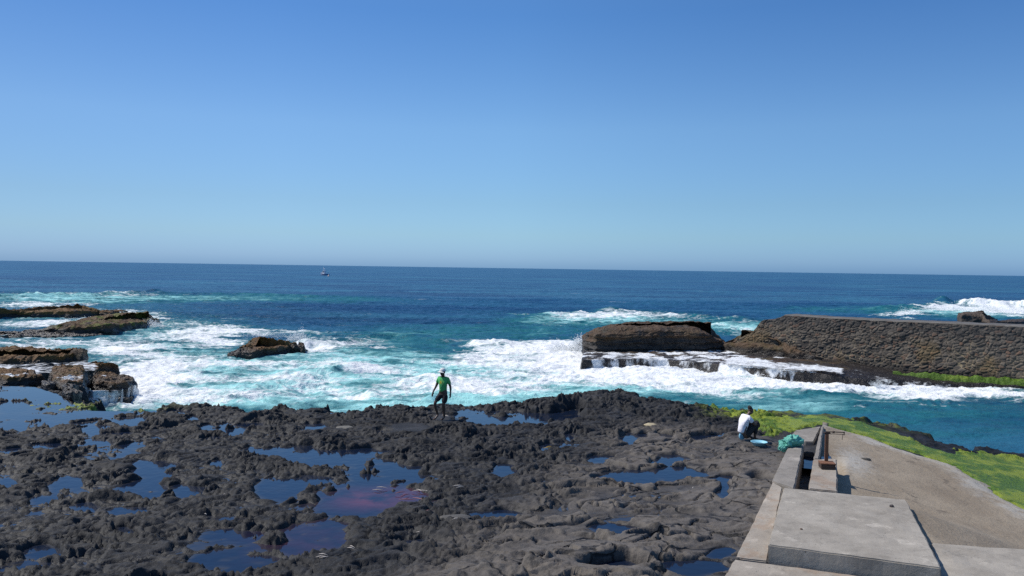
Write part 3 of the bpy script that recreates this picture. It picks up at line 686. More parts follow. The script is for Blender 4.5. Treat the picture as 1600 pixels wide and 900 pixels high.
outcrop('outcrop_rock', 'dark weedy rock hump in front of the outcrop at the left picture edge', [(-80, 597), (0, 599), (45, 598), (72, 593)], [(64, 581, -.1), (0, 582, -.05), (-80, 585, -.1)], [.18, .22, .24, .16], [.22, .28, .26], R_BROWN, zb=-.05, amp=.24, freq=1.3, seed=53, core=.8, wetz=.05, inset=.3, side=.42, washlo=wsh(.1, .45))
outcrop('outcrop_rock', 'dark wet hump of rock in the middle of the front row of the left outcrop', [(70, 600), (100, 604), (138, 601)], [(140, 577, -.05), (100, 574, 0), (74, 580, -.1)], [.16, .22, .18], [.22, .26, .18], R_BROWN, zb=-.08, amp=.24, freq=1.4, seed=57, wetz=.05, inset=.3, side=.42, washlo=wsh(-.05, .35))
outcrop('outcrop_rock', 'brownish low rock shelf behind the front row of the left outcrop', [(112, 577), (150, 580), (190, 578)], [(188, 570, -.1), (150, 566, 0), (116, 566, 0)], [.3, .36, .25], [.3, .4, .4], R_BROWN, zb=-.4, amp=.24, freq=1.4, seed=59, wetz=.05, inset=.3, side=.42)
outcrop('outcrop_rock', 'dark flat rock tip with water falling off, right end of the left outcrop', [(138, 604), (175, 607), (206, 603), (220, 594)], [(212, 584, -.3), (180, 578, -.2), (145, 576, -.15)], [.16, .2, .18, .1], [.18, .24, .24], R_BROWN, zb=-0.52, amp=.26, freq=1.4, seed=63, wetz=.08, inset=.28, side=.45, washlo=wsh(0, .4))
outcrop('outcrop_rock', 'small dark wet rock in the cascade below the left outcrop', [(95, 617), (112, 619), (126, 615)], [(120, 604, .0), (98, 603, 0)], [.3, .4, .3], [.4, .35], R_WET, zb=-.25, amp=.2, freq=1.4, seed=73, n=160, m=60)
outcrop('outcrop_rock', 'dark rock block beside the foaming gap, just above the mossy rocks', [(92, 626), (115, 630), (130, 624)], [(124, 612, .1), (100, 610, .1)], [.35, .45, .35], [.45, .35], R_WET, zb=-.2, amp=.2, freq=1.4, seed=77, n=160, m=60)
outcrop('outcrop_rock', 'low dark rock awash below the front row of the outcrop', [(64, 607), (78, 609), (88, 606)], [(84, 600, -.1), (66, 599, -.1)], [.2, .25, .2], [.25, .2], R_WET, zb=-.2, amp=.15, freq=1.4, seed=79, n=120, m=50)

# block islet
def block():
    front = [(912, 552), (930, 556), (980, 556), (1040, 555), (1100, 555), (1134, 552)]
    back = [(1136, 535, -.3), (1118, 517, .6), (1095, 505, 1.15), (1040, 503, 1.25), (985, 503, 1.25), (950, 506, 1.1), (925, 512, .8), (911, 520, .4)]
    o = sea_rock('block_islet', 'big dark slab-sided block of rock left of the breakwater', front, back, [1.45, 1.7, 1.9, 2.0, 1.9, .9], [.6, 1.5, 2.1, 2.15, 2.15, 2.0, 1.7, 1.4], R_BLOCK, zb=-.85, group='sea rocks by the breakwater', cat='islet',
                 side=.55, inset=.07, amp=.27, freq=.8, blocky=.2, seed=83, strata=.05, n=620, m=150, core=.7, wetz=.25)
    return o
block()
sea_rock('sea_rock', 'low brown rock saddle between the block and the end of the breakwater', [(1118, 550), (1150, 555), (1200, 560), (1235, 563), (1290, 569)], [(1290, 556, -.2), (1235, 540, .3), (1190, 520, .7), (1160, 522, .5), (1135, 532, .1)], [.6, .9, .9, .6, .25], [.4, .9, 1.7, 1.4, .9], mat_searock('ochre_rock', .4, .15, base=(.062, .048, .035)), zb=-.8, group='sea rocks by the breakwater', amp=.3, freq=.8, seed=93, side=.4)
sea_rock('sea_rock', 'square dark rock in breaking surf beyond the breakwater top', [(1494, 505), (1520, 507), (1545, 506), (1560, 505)], [(1556, 494, .4), (1540, 489, .6), (1500, 488, .6)], [1.5, 1.7, 1.3, .5], [.6, 1.6, 1.7], R_GREY, group='sea rocks by the breakwater', amp=.4, freq=.6, seed=103, side=.5, inset=.08)
sea_rock('sea_rock', 'low flat rock awash beside the square rock beyond the breakwater', [(1545, 508), (1590, 509), (1640, 509)], [(1640, 500, -.7), (1590, 498, -.7), (1550, 500, -.7)], [.5, .6, .5], [.6, .6, .5], R_GREY, group='sea rocks by the breakwater', amp=.25, freq=.6, seed=107, core=.8)
# ledge under block and breakwater
lip = [(905, 562), (960, 560), (1040, 561), (1100, 566), (1150, 572), (1200, 577), (1290, 584), (1350, 591), (1400, 595), (1500, 598), (1600, 602), (1700, 606)]
fr = [P(u, v, -.58 - .37 * float(sstep(1290, 1430, u)))[:2] for u, v in lip]
bk = [(36, 47), (30, 55), (18, 66), (6, 63)]
me = rock_mesh('rock_ledge', fr + bk, [.72, .74, .74, .74, .74, .74, .72, .58, .42, .34, .32, .32] + [.32, .40, .72, .72], SEA, side=.18, amp=.16, freq=.9, seed=113, n=1100, m=150, inset=.05, core=.75, wetz=.7,
               washlo=lambda X, Y, Z: 0.45 * sstep(22, 14, X) + 0.35 * sstep(-.1, .3, fbm(X * .6, Y * .6, Z * .3, o=3, seed=57)))
tag(link('rock_ledge', me, R_WET), 'low wet rock ledge along the foot of block and breakwater with water pouring off', 'ledge')
sea_rock('sea_rock', 'small black rock in the foam left of the biggest cascade', [(1219, 591), (1228, 592), (1236, 591)], [(1233, 587, -1), (1222, 587, -1)], [.3, .35, .3], [.35, .3], R_WET, group='sea rocks by the breakwater', amp=.15, freq=1.4, seed=117, n=120, m=50)
sea_rock('sea_rock', 'smallest black rock in the foam below the cascade', [(1253, 596), (1259, 597), (1264, 596)], [(1262, 593, -1), (1255, 593, -1)], [.22, .25, .2], [.25, .2], R_WET, group='sea rocks by the breakwater', amp=.1, freq=1.6, seed=119, n=100, m=40)

# ------------------------------------------------------------------ breakwater of rubble masonry
def mat_masonry():
    n = NT('rubble_masonry')
    sid, mor, hh = n.attr('stone'), n.attr('mortar'), n.attr('height')
    c = n.mix(n.smooth(sid, 0.0, 1.0), (0.060, 0.053, 0.047), (0.140, 0.118, 0.094))
    c = n.mix(n.smooth(n.math('FRACT', n.math('MULTIPLY', sid, 7.3)), .82, .95), c, (0.15, 0.09, 0.062))
    c = n.mix(n.math('MULTIPLY', n.smooth(n.noise(8, 6, .7), .45, .7), .5), c, (0.14, 0.12, 0.10))
    pm = n.smooth(n.noise(.45, 4, .6), .40, .60)
    mc = n.mix(n.math('MULTIPLY', pm, n.smooth(hh, .95, .5)), (0.045, 0.04, 0.036), (0.33, 0.26, 0.16))
    c = n.mix(n.math('MULTIPLY', mor, n.math('MULTIPLY_ADD', n.smooth(n.noise(1.1, 5, .7), .42, .58), .5, .5)), c, mc)
    c = n.mix(n.math('MULTIPLY', n.smooth(n.math('ADD', hh, n.math('MULTIPLY', n.noise(.7, 4), .35)), .92, 1.12), .5), c, (0.05, 0.048, 0.047))
    och = n.math('MULTIPLY', n.smooth(n.noise(.33, 5, .6, n.vmath('ADD', n.co, (5, 1, 3))), .50, .62), n.smooth(hh, .85, .5))
    c = n.mix(n.math('MULTIPLY', och, .55), c, (0.17, 0.115, 0.05))
    c = n.mix(n.math('MULTIPLY', n.smooth(n.math('ADD', hh, n.math('MULTIPLY', n.noise(1.2, 3), .2)), .36, .24), .75), c, (0.026, 0.025, 0.025))
    return n.bsdf(c, .85, n.bump(n.noise(9, 6, .7), .8, .05), spec=.3)
def breakwater():
    us = [1172, 1290, 1400, 1500, 1600, 1720]; vb = [551, 565, 580, 588, 594, 602]
    base = [P(u, v, -.75) for u, v in zip(us, vb)]
    base = np.array(base)
    # straighten: fit a line through the right-hand points
    d = base[4, :2] - base[1, :2]; L = np.linalg.norm(d); d /= L; nrm = np.array([d[1], -d[0]])   # towards camera
    if nrm @ base[2, :2] > 0: nrm = -nrm
    o0 = base[1, :2] + nrm * 0.25
    # end and top profile along the wall: height at distance
    def s_of(u, v): # where the view ray meets the wall's face plane
        r = RT * (u - 800) / F - UP * (v - 450) / F + FWD
        k = (o0 @ nrm) / (r[:2] @ nrm); p = np.array([0, 0, CZ]) + r * k
        return (p[:2] - o0) @ d, p[2]
    prof = [s_of(u, v) for u, v in [(1132, 545), (1150, 528), (1172, 517), (1186, 504), (1196, 499), (1216, 497), (1222, 493), (1290, 497.5), (1400, 503), (1500, 507), (1600, 511.5), (1720, 517)]]
    ps = np.array([p[0] for p in prof]); pz = np.array([p[1] for p in prof])
    zb = -1.25
    s0, s1 = ps[0], ps[-1]
    th = 2.0
    ns = int((s1 - s0) / 0.035); nh = 96
    sv = np.linspace(s0, s1, ns); ztop = np.interp(sv, ps, pz)
    ztop += 0.07 * perlin(sv * 1.3, sv * 0 + .5, seed=5) * sstep(s0 + 5.2, s0 + 3.5, sv) * 2
    hv = np.linspace(0, 1, nh)
    SS, HV = np.meshgrid(sv, hv); ZZ = zb + HV * (ztop[None] - zb)
    n1 = perlin(SS * 1.1, ZZ * 1.1, seed=6); n2 = perlin(SS * 2.7, ZZ * 2.7, seed=7)
    cs = 1.0 - 0.35 * sstep(1.0, 2.2, ZZ)
    f1, f2, idn = worley(SS * 3.5 + .7 * n1 + .4 * n2, ZZ * 6.0 + .6 * n1 + .4 * n2, seed=8, jit=1.0)
    e = f2 - f1
    mort = sstep(.16, .05, e); sid = (idn >> np.uint32(16)).astype(np.float32) / 65535
    out = .055 * sstep(0, .35, e) * (.3 + 1.1 * ((idn & np.uint32(255)) / 255.0)) + .03 * n2 + .06 * n1 - 0.04
    out = out * (1 - 0.0 * HV)
    batter = -0.35 * HV
    off = out + batter
    XY = o0[None, None] + SS[..., None] * d + off[..., None] * nrm
    rows = np.concatenate([XY, ZZ[..., None]], -1)
    top_in = np.stack([o0 + sv[:, None] * d - nrm * (th + .35)], 0)[0]
    r2 = np.c_[o0 + sv[:, None] * d + nrm * (-.45), ztop]; r3 = np.c_[top_in, ztop]; r4 = np.c_[top_in, np.full(ns, zb)]
    co = np.concatenate([rows, r2[None], r3[None], r4[None]], 0)
    pad = lambda a, v: np.concatenate([a, np.full((3, ns), v)], 0)
    me = grid_mesh('wall_face', co.reshape(-1, 3), nh + 3, ns, None, dict(stone=pad(sid, .4), mortar=pad(mort, .3), height=pad((ZZ - zb) / 3.4, 1.0)))
    root = empty('stone_breakwater', (*(o0 + d * (s1 + s0) / 2), zb))
    tag(root, 'long dark rubble-stone breakwater wall with concrete coping at the right', 'breakwater')
    def child(o): o.matrix_parent_inverse = Matrix.Translation(-Vector(root.location)); return o
    child(link('masonry_wall', me, mat_masonry(), root, smooth=True))
    # coping
    k = sv > ps[6]
    sc = sv[k][::6]; zt = np.interp(sc, ps, pz)
    nse = .05 * perlin(sc * 1.4, sc * 0 + .3, seed=9) + .03 * perlin(sc * 4, sc * 0 + .7, seed=10)
    loops = []
    for on, oz in [(-.38, -.06), (-.365, .0), (-.42, .02), (-th - .33, .035), (-th - .4, -.16)]:
        loops.append(np.c_[o0 + sc[:, None] * d + nrm * (on + nse[:, None]), zt + oz + .02 + nse * .6])
    co = np.array(loops)
    me = grid_mesh('coping', co.reshape(-1, 3), 5, len(sc), None)
    child(link('coping', me, mat_concrete('coping_concrete', (.11, .10, .09), (.19, .175, .155)), root))
    return o0, d, nrm, zb
BW = breakwater()

# ------------------------------------------------------------------ white water falling off the ledges, spray
def mat_cascade():
    n = NT('falling_white_water')
    al = n.attr('dens')
    st = n.noise(2.6, 6, .65, n.warp(n.scl((1, 1, .12)), .8, .5))
    a = n.math('MULTIPLY', n.smooth(n.math('ADD', st, al), .90, 1.16), n.math('MULTIPLY_ADD', n.smooth(n.noise(6, 4, .6), .3, .6), .5, .5))
    return n.bsdf((.86, .88, .89), .6, n.bump(st, .8, .1), spec=.3, alpha=a)
CASC = mat_cascade()
def cascade(name, label, lip_px, foot_px, zl, zf, dens, back=0.9, seed=0):
    lp = np.array([P(u, v, zl) for u, v in lip_px]); fp = np.array([P(u, v, zf) for u, v in foot_px])
    n, m = 160, 40
    tt = np.linspace(0, 1, n); k = np.linspace(0, 1, len(lp))
    lp = np.stack([np.interp(tt, k, lp[:, i]) for i in range(3)], 1); fp = np.stack([np.interp(tt, np.linspace(0, 1, len(fp)), fp[:, i]) for i in range(3)], 1)
    dn = np.interp(tt, np.linspace(0, 1, len(dens)), dens)
    rows, dd = [], []
    for j in range(m):
        q = j / (m - 1)
        if q < .3:
            r = lp.copy(); r[:, 1] += back * (1 - q / .3); r[:, 2] += .02 - 0.03 * (1 - q / .3)
            dd.append(dn - .15 * (1 - q / .3))
        else:
            w = (q - .3) / .7
            r = lp + (fp - lp) * w; r[:, 2] = lp[:, 2] + (fp[:, 2] - lp[:, 2]) * w ** 1.7
            dd.append(dn + .12 * w - .35 * sstep(.85, 1.0, w))
        nz = perlin(r[:, 0] * 1.5, r[:, 2] * 1.5 + j * .05, seed=seed)
        r[:, 1] -= .20 + .12 * nz; r[:, 2] += .05 * nz
        rows.append(r)
    co = np.array(rows); de = np.array(dd) + .22 * perlin(co[..., 0] * .7, co[..., 0] * 0 + seed, seed=seed + 3)
    de = de * np.minimum(1, np.minimum(tt, 1 - tt) * 12)[None]
    me = grid_mesh(name, co.reshape(-1, 3), m, n, None, dict(dens=de))
    return tag(link(name, me, CASC), label, 'white water', kind='stuff')
cascade('cascade', 'thin white water pouring off the ledge below the block', [(925, 560), (1000, 559), (1060, 561), (1110, 566)], [(920, 570), (1000, 572), (1070, 577), (1110, 583)], -.60, -1.28, [.5, .35, .55, .55, .2, .2, .3], seed=1)
cascade('cascade', 'widest white cascade pouring off the ledge at the end of the breakwater', [(1110, 565), (1160, 571), (1200, 575), (1240, 579), (1290, 582)], [(1105, 584), (1155, 590), (1200, 594), (1240, 596), (1290, 600)], -.60, -1.28, [.35, .6, .7, .65, .55, .6, .4, .35], seed=2, back=2.6)
cascade('cascade', 'streaky white runoff over dark rock below the middle of the breakwater', [(1285, 582), (1330, 587), (1370, 592), (1410, 594)], [(1285, 600), (1330, 603), (1370, 605), (1410, 606)], -.72, -1.28, [.3, .35, .25, .45, .5, .3], seed=3, back=1.9)
cascade('cascade', 'thin white runoff under the green ledge at the far right', [(1400, 594), (1450, 596), (1520, 599)], [(1400, 604), (1450, 607), (1520, 609)], -.94, -1.28, [.45, .3, .35, .15], seed=4, back=.6)
cascade('cascade', 'white water spilling from the tip of the left outcrop', [(112, 606), (150, 611), (190, 609), (219, 599)], [(112, 632), (150, 638), (195, 633), (229, 617)], -.5, -1.27, [.70, .55, .72, .5, .7], seed=5, back=.3)
outcrop('outcrop_rock', 'low dark rock streaming with white water above the mossy rocks', [(118, 628), (150, 634), (185, 631), (216, 618)], [(205, 609, -.55), (165, 606, -.4), (128, 610, -.2)], [.22, .25, .2, .15], [.2, .3, .3], R_WET, zb=-1.15, amp=.25, freq=1.2, seed=81, wetz=.5, washlo=wsh(-.2, .2))

def spray(name, label, clouds, seed):
    rng = np.random.default_rng(seed)
    V, Fc = [], []
    oct_v = np.array([(1, 0, 0), (-1, 0, 0), (0, 1, 0), (0, -1, 0), (0, 0, 1), (0, 0, -1)], float)
    oct_f = np.array([(0, 2, 4), (2, 1, 4), (1, 3, 4), (3, 0, 4), (2, 0, 5), (1, 2, 5), (3, 1, 5), (0, 3, 5)])
    pts, rad = [], []
    for (u, v, su, h, n, sz) in clouds:
        p = P(u, v, SEA); mpp = p[1] / F
        x = p[0] + rng.normal(0, su * mpp, n); y = p[1] + rng.normal(0, su * mpp * .5, n)
        env = np.exp(-((x - p[0]) / (su * mpp * 1.2)) ** 2)
        z = SEA + np.minimum(np.abs(rng.normal(0, .40, n)), rng.uniform(.5, 1.0, n)) * h * env * (.6 + .8 * perlin(x * 1.5, y * 1.5, seed=seed) ** 2 * 2)
        pts.append(np.c_[x, y, z]); rad.append(rng.uniform(.3, 1, n) ** 2 * sz)
    pts = np.concatenate(pts); rad = np.concatenate(rad)
    co = (pts[:, None] + oct_v[None] * rad[:, None, None]).reshape(-1, 3)
    fc = (oct_f[None] + 6 * np.arange(len(pts))[:, None, None]).reshape(-1, 3)
    me = bpy.data.meshes.new(name)
    me.vertices.add(len(co)); me.vertices.foreach_set('co', co.astype(np.float32).reshape(-1))
    me.loops.add(fc.size); me.loops.foreach_set('vertex_index', fc.reshape(-1).astype(np.int32))
    me.polygons.add(len(fc)); me.polygons.foreach_set('loop_start', np.arange(0, fc.size, 3, dtype=np.int32)); me.update(calc_edges=True)
    return tag(link(name, me, SPRAY), label, 'spray', kind='stuff')
nn = NT('spray_droplets'); SPRAY = nn.bsdf((.88, .9, .9), .5, None, spec=.3)
spray('sea_spray', 'white spray bursting against the left end of the block', [(904, 549, 7, 1.9, 5720, 0.039), (895, 551, 14, 1.3, 7040, 0.039), (878, 549, 24, .8, 7040, 0.039), (850, 546, 30, .5, 4840, 0.039)], 1)
spray('sea_spray', 'white spray of the wave breaking beyond the breakwater', [(1545, 490, 18, 3.0, 5720, 0.055), (1500, 487, 30, 2.2, 5720, 0.055), (1580, 490, 30, 2.2, 4840, 0.055), (1420, 493, 18, 1.5, 2640, 0.055), (1620, 490, 20, 3, 3300, 0.055)], 2)
spray('sea_spray', 'white spray behind the lone rock in mid channel', [(466, 534, 12, 1.8, 3300, 0.033), (420, 527, 40, .8, 3300, 0.033)], 3)
spray('sea_spray', 'white spray behind and between the long weedy rocks', [(105, 484, 14, 1.8, 2860, 0.050), (70, 484, 40, .9, 3300, 0.050), (238, 512, 14, 1.5, 3520, 0.039), (150, 503, 50, .8, 4840, 0.039)], 4)
spray('sea_spray', 'white froth splashing at the foot of the ledge cascades', [(1180, 592, 40, .6, 6600, 0.022), (1080, 580, 40, .45, 5280, 0.022), (1280, 600, 40, .4, 3960, 0.022), (165, 618, 25, .5, 3960, 0.019)], 5)

# ------------------------------------------------------------------ green algae
def mat_algae():
    n = NT('wet_green_algae')
    f = n.noise(14, 6, .7); b = n.noise(.8, 5, .62, n.scl((1, 1, 1)))
    c = n.mix(n.smooth(f, .35, .65), (0.040, 0.092, 0.004), (0.115, 0.205, 0.010))
    c = n.mix(n.math('MULTIPLY', n.smooth(n.math('ADD', b, n.math('MULTIPLY', n.attr('yellow'), .35)), .66, .86), .8), c, (0.25, 0.30, 0.02))
    c = n.mix(n.smooth(n.noise(1.6, 5, .65, n.vmath('ADD', n.co, (3, 9, 1))), .64, .76), c, (0.035, 0.050, 0.015))
    return n.bsdf(c, .5, n.bump(n.math('ADD', n.noise(30, 6, .7), n.noise(5, 3)), .9, .05), spec=.4)
ALG = mat_algae()
def algae(name, label, poly_px, proj, step, seed, edge=.35, hgt=.05):
    poly = [tuple(proj(u, v)[:2]) for u, v in poly_px]
    xs = [p[0] for p in poly]; ysn = [p[1] for p in poly]
    ax = np.arange(min(xs) - .8, max(xs) + .8, step, dtype=np.float32); ay = np.arange(min(ysn) - .8, max(ysn) + .8, step, dtype=np.float32)
    X, Y = np.meshgrid(ax, ay)
    T = land_height(X, Y)
    d = line_dist(X, Y, poly + [poly[0]]); d = np.where(inside(X, Y, poly), d, -d)
    n1 = fbm(X * 1.1, Y * 1.1, o=5, gain=.6, seed=seed); n2 = fbm(X * 3.1, Y * 3.1, o=4, seed=seed + 1)
    dd = d + .9 * n1 * edge * 2 + .35 * n2
    m = sstep(-.05, edge, dd)
    z = T['h'] - .07 + m * (.085 + hgt) + .012 * n2 * m
    co = np.stack([X, Y, z], -1)
    keep = dd > -.15
    yel = sstep(-.2, .5, n1) + sstep(1.2, .2, np.abs(d - .6)) * .5
    me = grid_mesh(name, co.reshape(-1, 3), len(ay), len(ax), keep[:-1, :-1] & keep[1:, 1:] & (T['s'] > -.8)[:-1, :-1], dict(yellow=yel))
    return tag(link(name, me, ALG), label, 'algae', kind='stuff')
algae('green_algae', 'bright green algae carpet between the concrete ramp and the sea', [(1150, 644), (1200, 648), (1280, 648), (1315, 653), (1345, 659), (1385, 671), (1425, 686), (1470, 704), (1530, 704), (1600, 718), (1660, 728), (1660, 822), (1600, 796), (1560, 779), (1520, 750), (1470, 722), (1400, 700), (1350, 682), (1310, 672), (1285, 665), (1245, 671), (1215, 681), (1190, 684), (1178, 668)], lambda u, v: Pramp(u, v, -.0), .04, 5)
algae('green_algae', 'thin strip of green algae on the seaward edge behind the crouching person', [(1095, 628), (1120, 634), (1160, 642), (1200, 648), (1190, 656), (1150, 650), (1110, 640)], lambda u, v: P(u, v, .1), .04, 15, edge=.25)
algae('green_algae', 'yellow-green algae clumps on the wet rocks at the far left', [(40, 628), (70, 622), (100, 624), (125, 628), (160, 634), (250, 632), (255, 640), (150, 641), (60, 640)], lambda u, v: P(u, v, .05), .045, 25, edge=.25, hgt=.0)
# algae fringe on the ledge at the foot of the breakwater
def ledge_algae():
    pts = [(1395, 583), (1450, 587), (1520, 591), (1600, 595), (1680, 600)]
    c = np.array([P(u, v + 1, -.82) for u, v in pts]); n, m = 300, 24
    tt = np.linspace(0, 1, n); c = np.stack([np.interp(tt, np.linspace(0, 1, len(c)), c[:, i]) for i in range(3)], 1)
    d = BW[1]; nr = BW[2]
    rows = []
    for j in range(m):
        q = j / (m - 1)
        w = np.interp(tt, [0, .15, .5, 1], [.1, .35, .6, .8])
        r = c.copy(); off = (q - .35) * w
        r[:, 0] += nr[0] * off; r[:, 1] += nr[1] * off
        r[:, 2] += .10 + .14 * math.sin(q * math.pi) - .28 * q ** 3 + .22 * fbm(r[:, 0] * 2.0, r[:, 1] * 2.0, o=4, seed=31) - .06
        rows.append(r)
    co = np.array(rows)
    me = grid_mesh('green_algae', co.reshape(-1, 3), m, n, None, dict(yellow=np.zeros((m, n)) + .15))
    tag(link('green_algae', me, ALG), 'green algae fringe along the foot of the breakwater', 'algae', kind='stuff')
ledge_algae()

# ------------------------------------------------------------------ concrete works
C_SLAB = mat_concrete('grey_slab_concrete', (.25, .222, .185), (.385, .348, .295), st=.35)
C_TAN = mat_concrete('tan_worn_concrete', (.27, .235, .195), (.38, .335, .28), st=.45, worn=.45)
C_OLD = mat_concrete('old_wall_concrete', (.21, .19, .165), (.30, .27, .235), st=.55)
def prism(name, corners, zbot, mat, parent=None, seg=0.09, wob=.012, bev=.022):
    """corners: four (x,y,z) of the top, counter-clockwise; a solid block down to zbot, subdivided and slightly worn"""
    bm = bmesh.new()
    t_ = [bm.verts.new(c) for c in corners]; b_ = [bm.verts.new((c[0], c[1], zbot)) for c in corners]
    bm.faces.new(t_); bm.faces.new(b_[::-1]); k = len(t_)
    for i in range(k): bm.faces.new((t_[i], b_[i], b_[(i + 1) % k], t_[(i + 1) % k]))
    bmesh.ops.recalc_face_normals(bm, faces=bm.faces)
    bmesh.ops.bevel(bm, geom=list(bm.edges), offset=bev, segments=2, affect='EDGES')
    for _ in range(40):
        e = [e for e in bm.edges if e.calc_length() > seg * 2.2]
        if not e: break
        bmesh.ops.subdivide_edges(bm, edges=e, cuts=1, use_grid_fill=True)
        if len(bm.verts) > 25000: break
    v = np.array([x.co[:] for x in bm.verts])
    n = [perlin(v[:, 0] * 3 + 9 * i, v[:, 1] * 3, v[:, 2] * 3, seed=200 + i) for i in range(3)]
    for i, x in enumerate(bm.verts): x.co += Vector((n[0][i], n[1][i], n[2][i])) * wob * 1.6
    me = bpy.data.meshes.new(name); bm.to_mesh(me); bm.free()
    return link(name, me, mat, parent, smooth=False)
def wfp(name, a0, a1, b0, b1, z00, zbot, mat, z1=None, **kw):
    z1 = z00 if z1 is None else z1
    return prism(name, [wf(a0, b0, z00), wf(a0, b1, z00), wf(a1, b1, z1), wf(a1, b0, z1)], zbot, mat, **kw)
def pxp(name, px, z, zbot, mat, **kw):
    return prism(name, [P(u, v, z) for u, v in px], zbot, mat, **kw)
tag(pxp('concrete_slab', [(1200, 851), (1471, 887), (1416, 781), (1224, 762)], .35, -.42, C_SLAB), 'thick smooth grey concrete slab in the right foreground', 'slab', 'concrete works on the shore')
tag(prism('concrete_strip', [P(1149, 871, .05), P(1199, 877, .05), P(1222.5, 762, .33), P(1208, 752, .31)], -.5, C_TAN), 'narrow tan concrete strip sloping along the left of the big slab', 'slab', 'concrete works on the shore')
tag(prism('concrete_step', [P(1095, 968, .06), P(1420, 1010, .06), P(1390, 906, .06), P(1147, 873.5, .06)], -.5, C_TAN), 'tan concrete step at the bottom edge in front of the big slab', 'step', 'concrete works on the shore')
tag(pxp('concrete_slab', [(1478, 960), (1690, 985), (1680, 864), (1455, 848)], .14, -.9, C_SLAB), 'low concrete slab at the bottom right corner', 'slab', 'concrete works on the shore')
tag(prism('concrete_wall', [P(1206, 751, .32), P(1241, 763.5, .34), P(1257, 688, .33), P(1236, 688, .33)], -.5, C_OLD), 'left concrete trench wall with the green bag on its far end', 'wall', 'concrete works on the shore')
tag(prism('concrete_wall', [P(1263, 763, .33), P(1308.5, 768, .33), P(1307.5, 717, .33), P(1271, 717, .33)], -.5, C_TAN), 'short concrete block wall carrying the rusty scale', 'wall', 'concrete works on the shore')
tag(prism('concrete_wall', [P(1271.5, 716, .33), P(1280, 716, .33), P(1287, 666, .20), P(1283, 665.5, .20)], -.5, C_OLD), 'thin concrete wall running to a point behind the rusty scale', 'wall', 'concrete works on the shore')
tag(prism('concrete_apron', [P(1258, 690, .12), P(1271, 690, .12), P(1283, 666, .12), P(1243, 672, .12), P(1233, 684, .12)], -.5, C_OLD), 'flat concrete apron at the far end of the trench', 'slab', 'concrete works on the shore')

def mat_ramp():
    n = NT('pebbly_ramp')
    big = n.noise(.5, 5, .6); peb = n.vor(14, n.warp(n.co, 5, .05)); fine = n.noise(40, 5, .7)
    c = n.mix(n.smooth(big, .3, .7), (.24, .190, .135), (.345, .285, .21))
    c = n.mix(n.math('MULTIPLY', n.smooth(fine, .45, .7), .55), c, (.12, .096, .074))
    c = n.mix(n.math('MULTIPLY', n.smooth(peb, .28, .12), .3), c, (.30, .26, .21))
    c = n.mix(n.math('MULTIPLY', n.smooth(n.noise(1.7, 6, .7), .58, .7), .7), c, (.075, .06, .048))
    e = n.math('MULTIPLY', n.attr('crust'), n.smooth(n.math('ADD', n.noise(5, 5, .7), n.math('MULTIPLY', n.attr('crust'), .25)), .45, .65))
    c = n.mix(e, c, (.42, .40, .36))
    return n.bsdf(c, .9, n.bump(n.math('ADD', n.math('MULTIPLY', peb, .3), n.noise(12, 6, .7)), .8, .025), spec=.3)
ax = np.arange(15, 29.2, .05); bx = np.arange(-.6, 9.5, .05)
Aa, Bb = np.meshgrid(ax, bx)
pts = wf(Aa, Bb, 0 * Aa)
RX, RY = pts[0].astype(np.float32), pts[1].astype(np.float32)
al = line_dist(RX, RY, ALG_IN); al = np.where(inside(RX, RY, ALG_IN + [(40, 60), (60, 20)]), al, -al)
n1 = fbm(RX * .9, RY * .9, o=4, seed=301)
rz = ramp_z(Aa, Bb) + .035 + .035 * n1 + .012 * fbm(RX * 5, RY * 5, o=3, seed=303) - .22 * sstep(0.0, .9, al + .6 * n1)
wallb = np.interp(Aa, [22.6, 22.8, 28.0], [.05, -.42, -.42])
rz = rz + .52 * sstep(.3, 1.2, Bb) * sstep(5.0, 1.5, Bb) * sstep(21.2, 18.8, Aa)
rz = np.where((Aa > 22.6) & (Aa < 25.2) & (Bb < .35), rz - .25 * sstep(.35, -.05, Bb) * sstep(25.2, 23.6, Aa), rz)
okr = (Bb > wallb) & (al < 1.3)
crust = np.clip(sstep(-1.0, .1, al + .8 * n1) * (.55 + .6 * n1) * sstep(1.0, 3.0, Aa - 19 + 0 * Bb) + .8 * np.exp(-(((Aa - 24.5) / 1.6) ** 2 + ((Bb - .5) / .5) ** 2)), 0, 1)
me = grid_mesh('boat_ramp', np.stack([RX, RY, rz], -1).reshape(-1, 3), len(bx), len(ax), okr[:-1, :-1] & okr[1:, 1:], dict(crust=crust))
tag(link('boat_ramp', me, mat_ramp()), kind='structure')

# ------------------------------------------------------------------ people
def skin(name, J, mat, parent=None, sub=2):
    """one continuous skinned surface; J: (key, parent key, (x,y,z), radius)"""
    keys = {j[0]: i for i, j in enumerate(J)}
    me = bpy.data.meshes.new(name)
    me.from_pydata([j[2] for j in J], [(keys[j[1]], i) for i, j in enumerate(J) if j[1]], []); me.update()
    o = bpy.data.objects.new('tmp', me); COL.objects.link(o)
    o.modifiers.new('skin', 'SKIN').use_smooth_shade = True
    for i, j in enumerate(J):
        sv = me.skin_vertices[0].data[i]; sv.radius = (j[3], j[3]) if not isinstance(j[3], tuple) else j[3]; sv.use_root = (i == 0)
    m2 = o.modifiers.new('sub', 'SUBSURF'); m2.levels = sub; m2.render_levels = sub
    dg = bpy.context.evaluated_depsgraph_get(); dg.update()
    nm = bpy.data.meshes.new_from_object(o.evaluated_get(dg)); nm.name = name
    bpy.data.objects.remove(o)
    return link(name, nm, mat, parent)

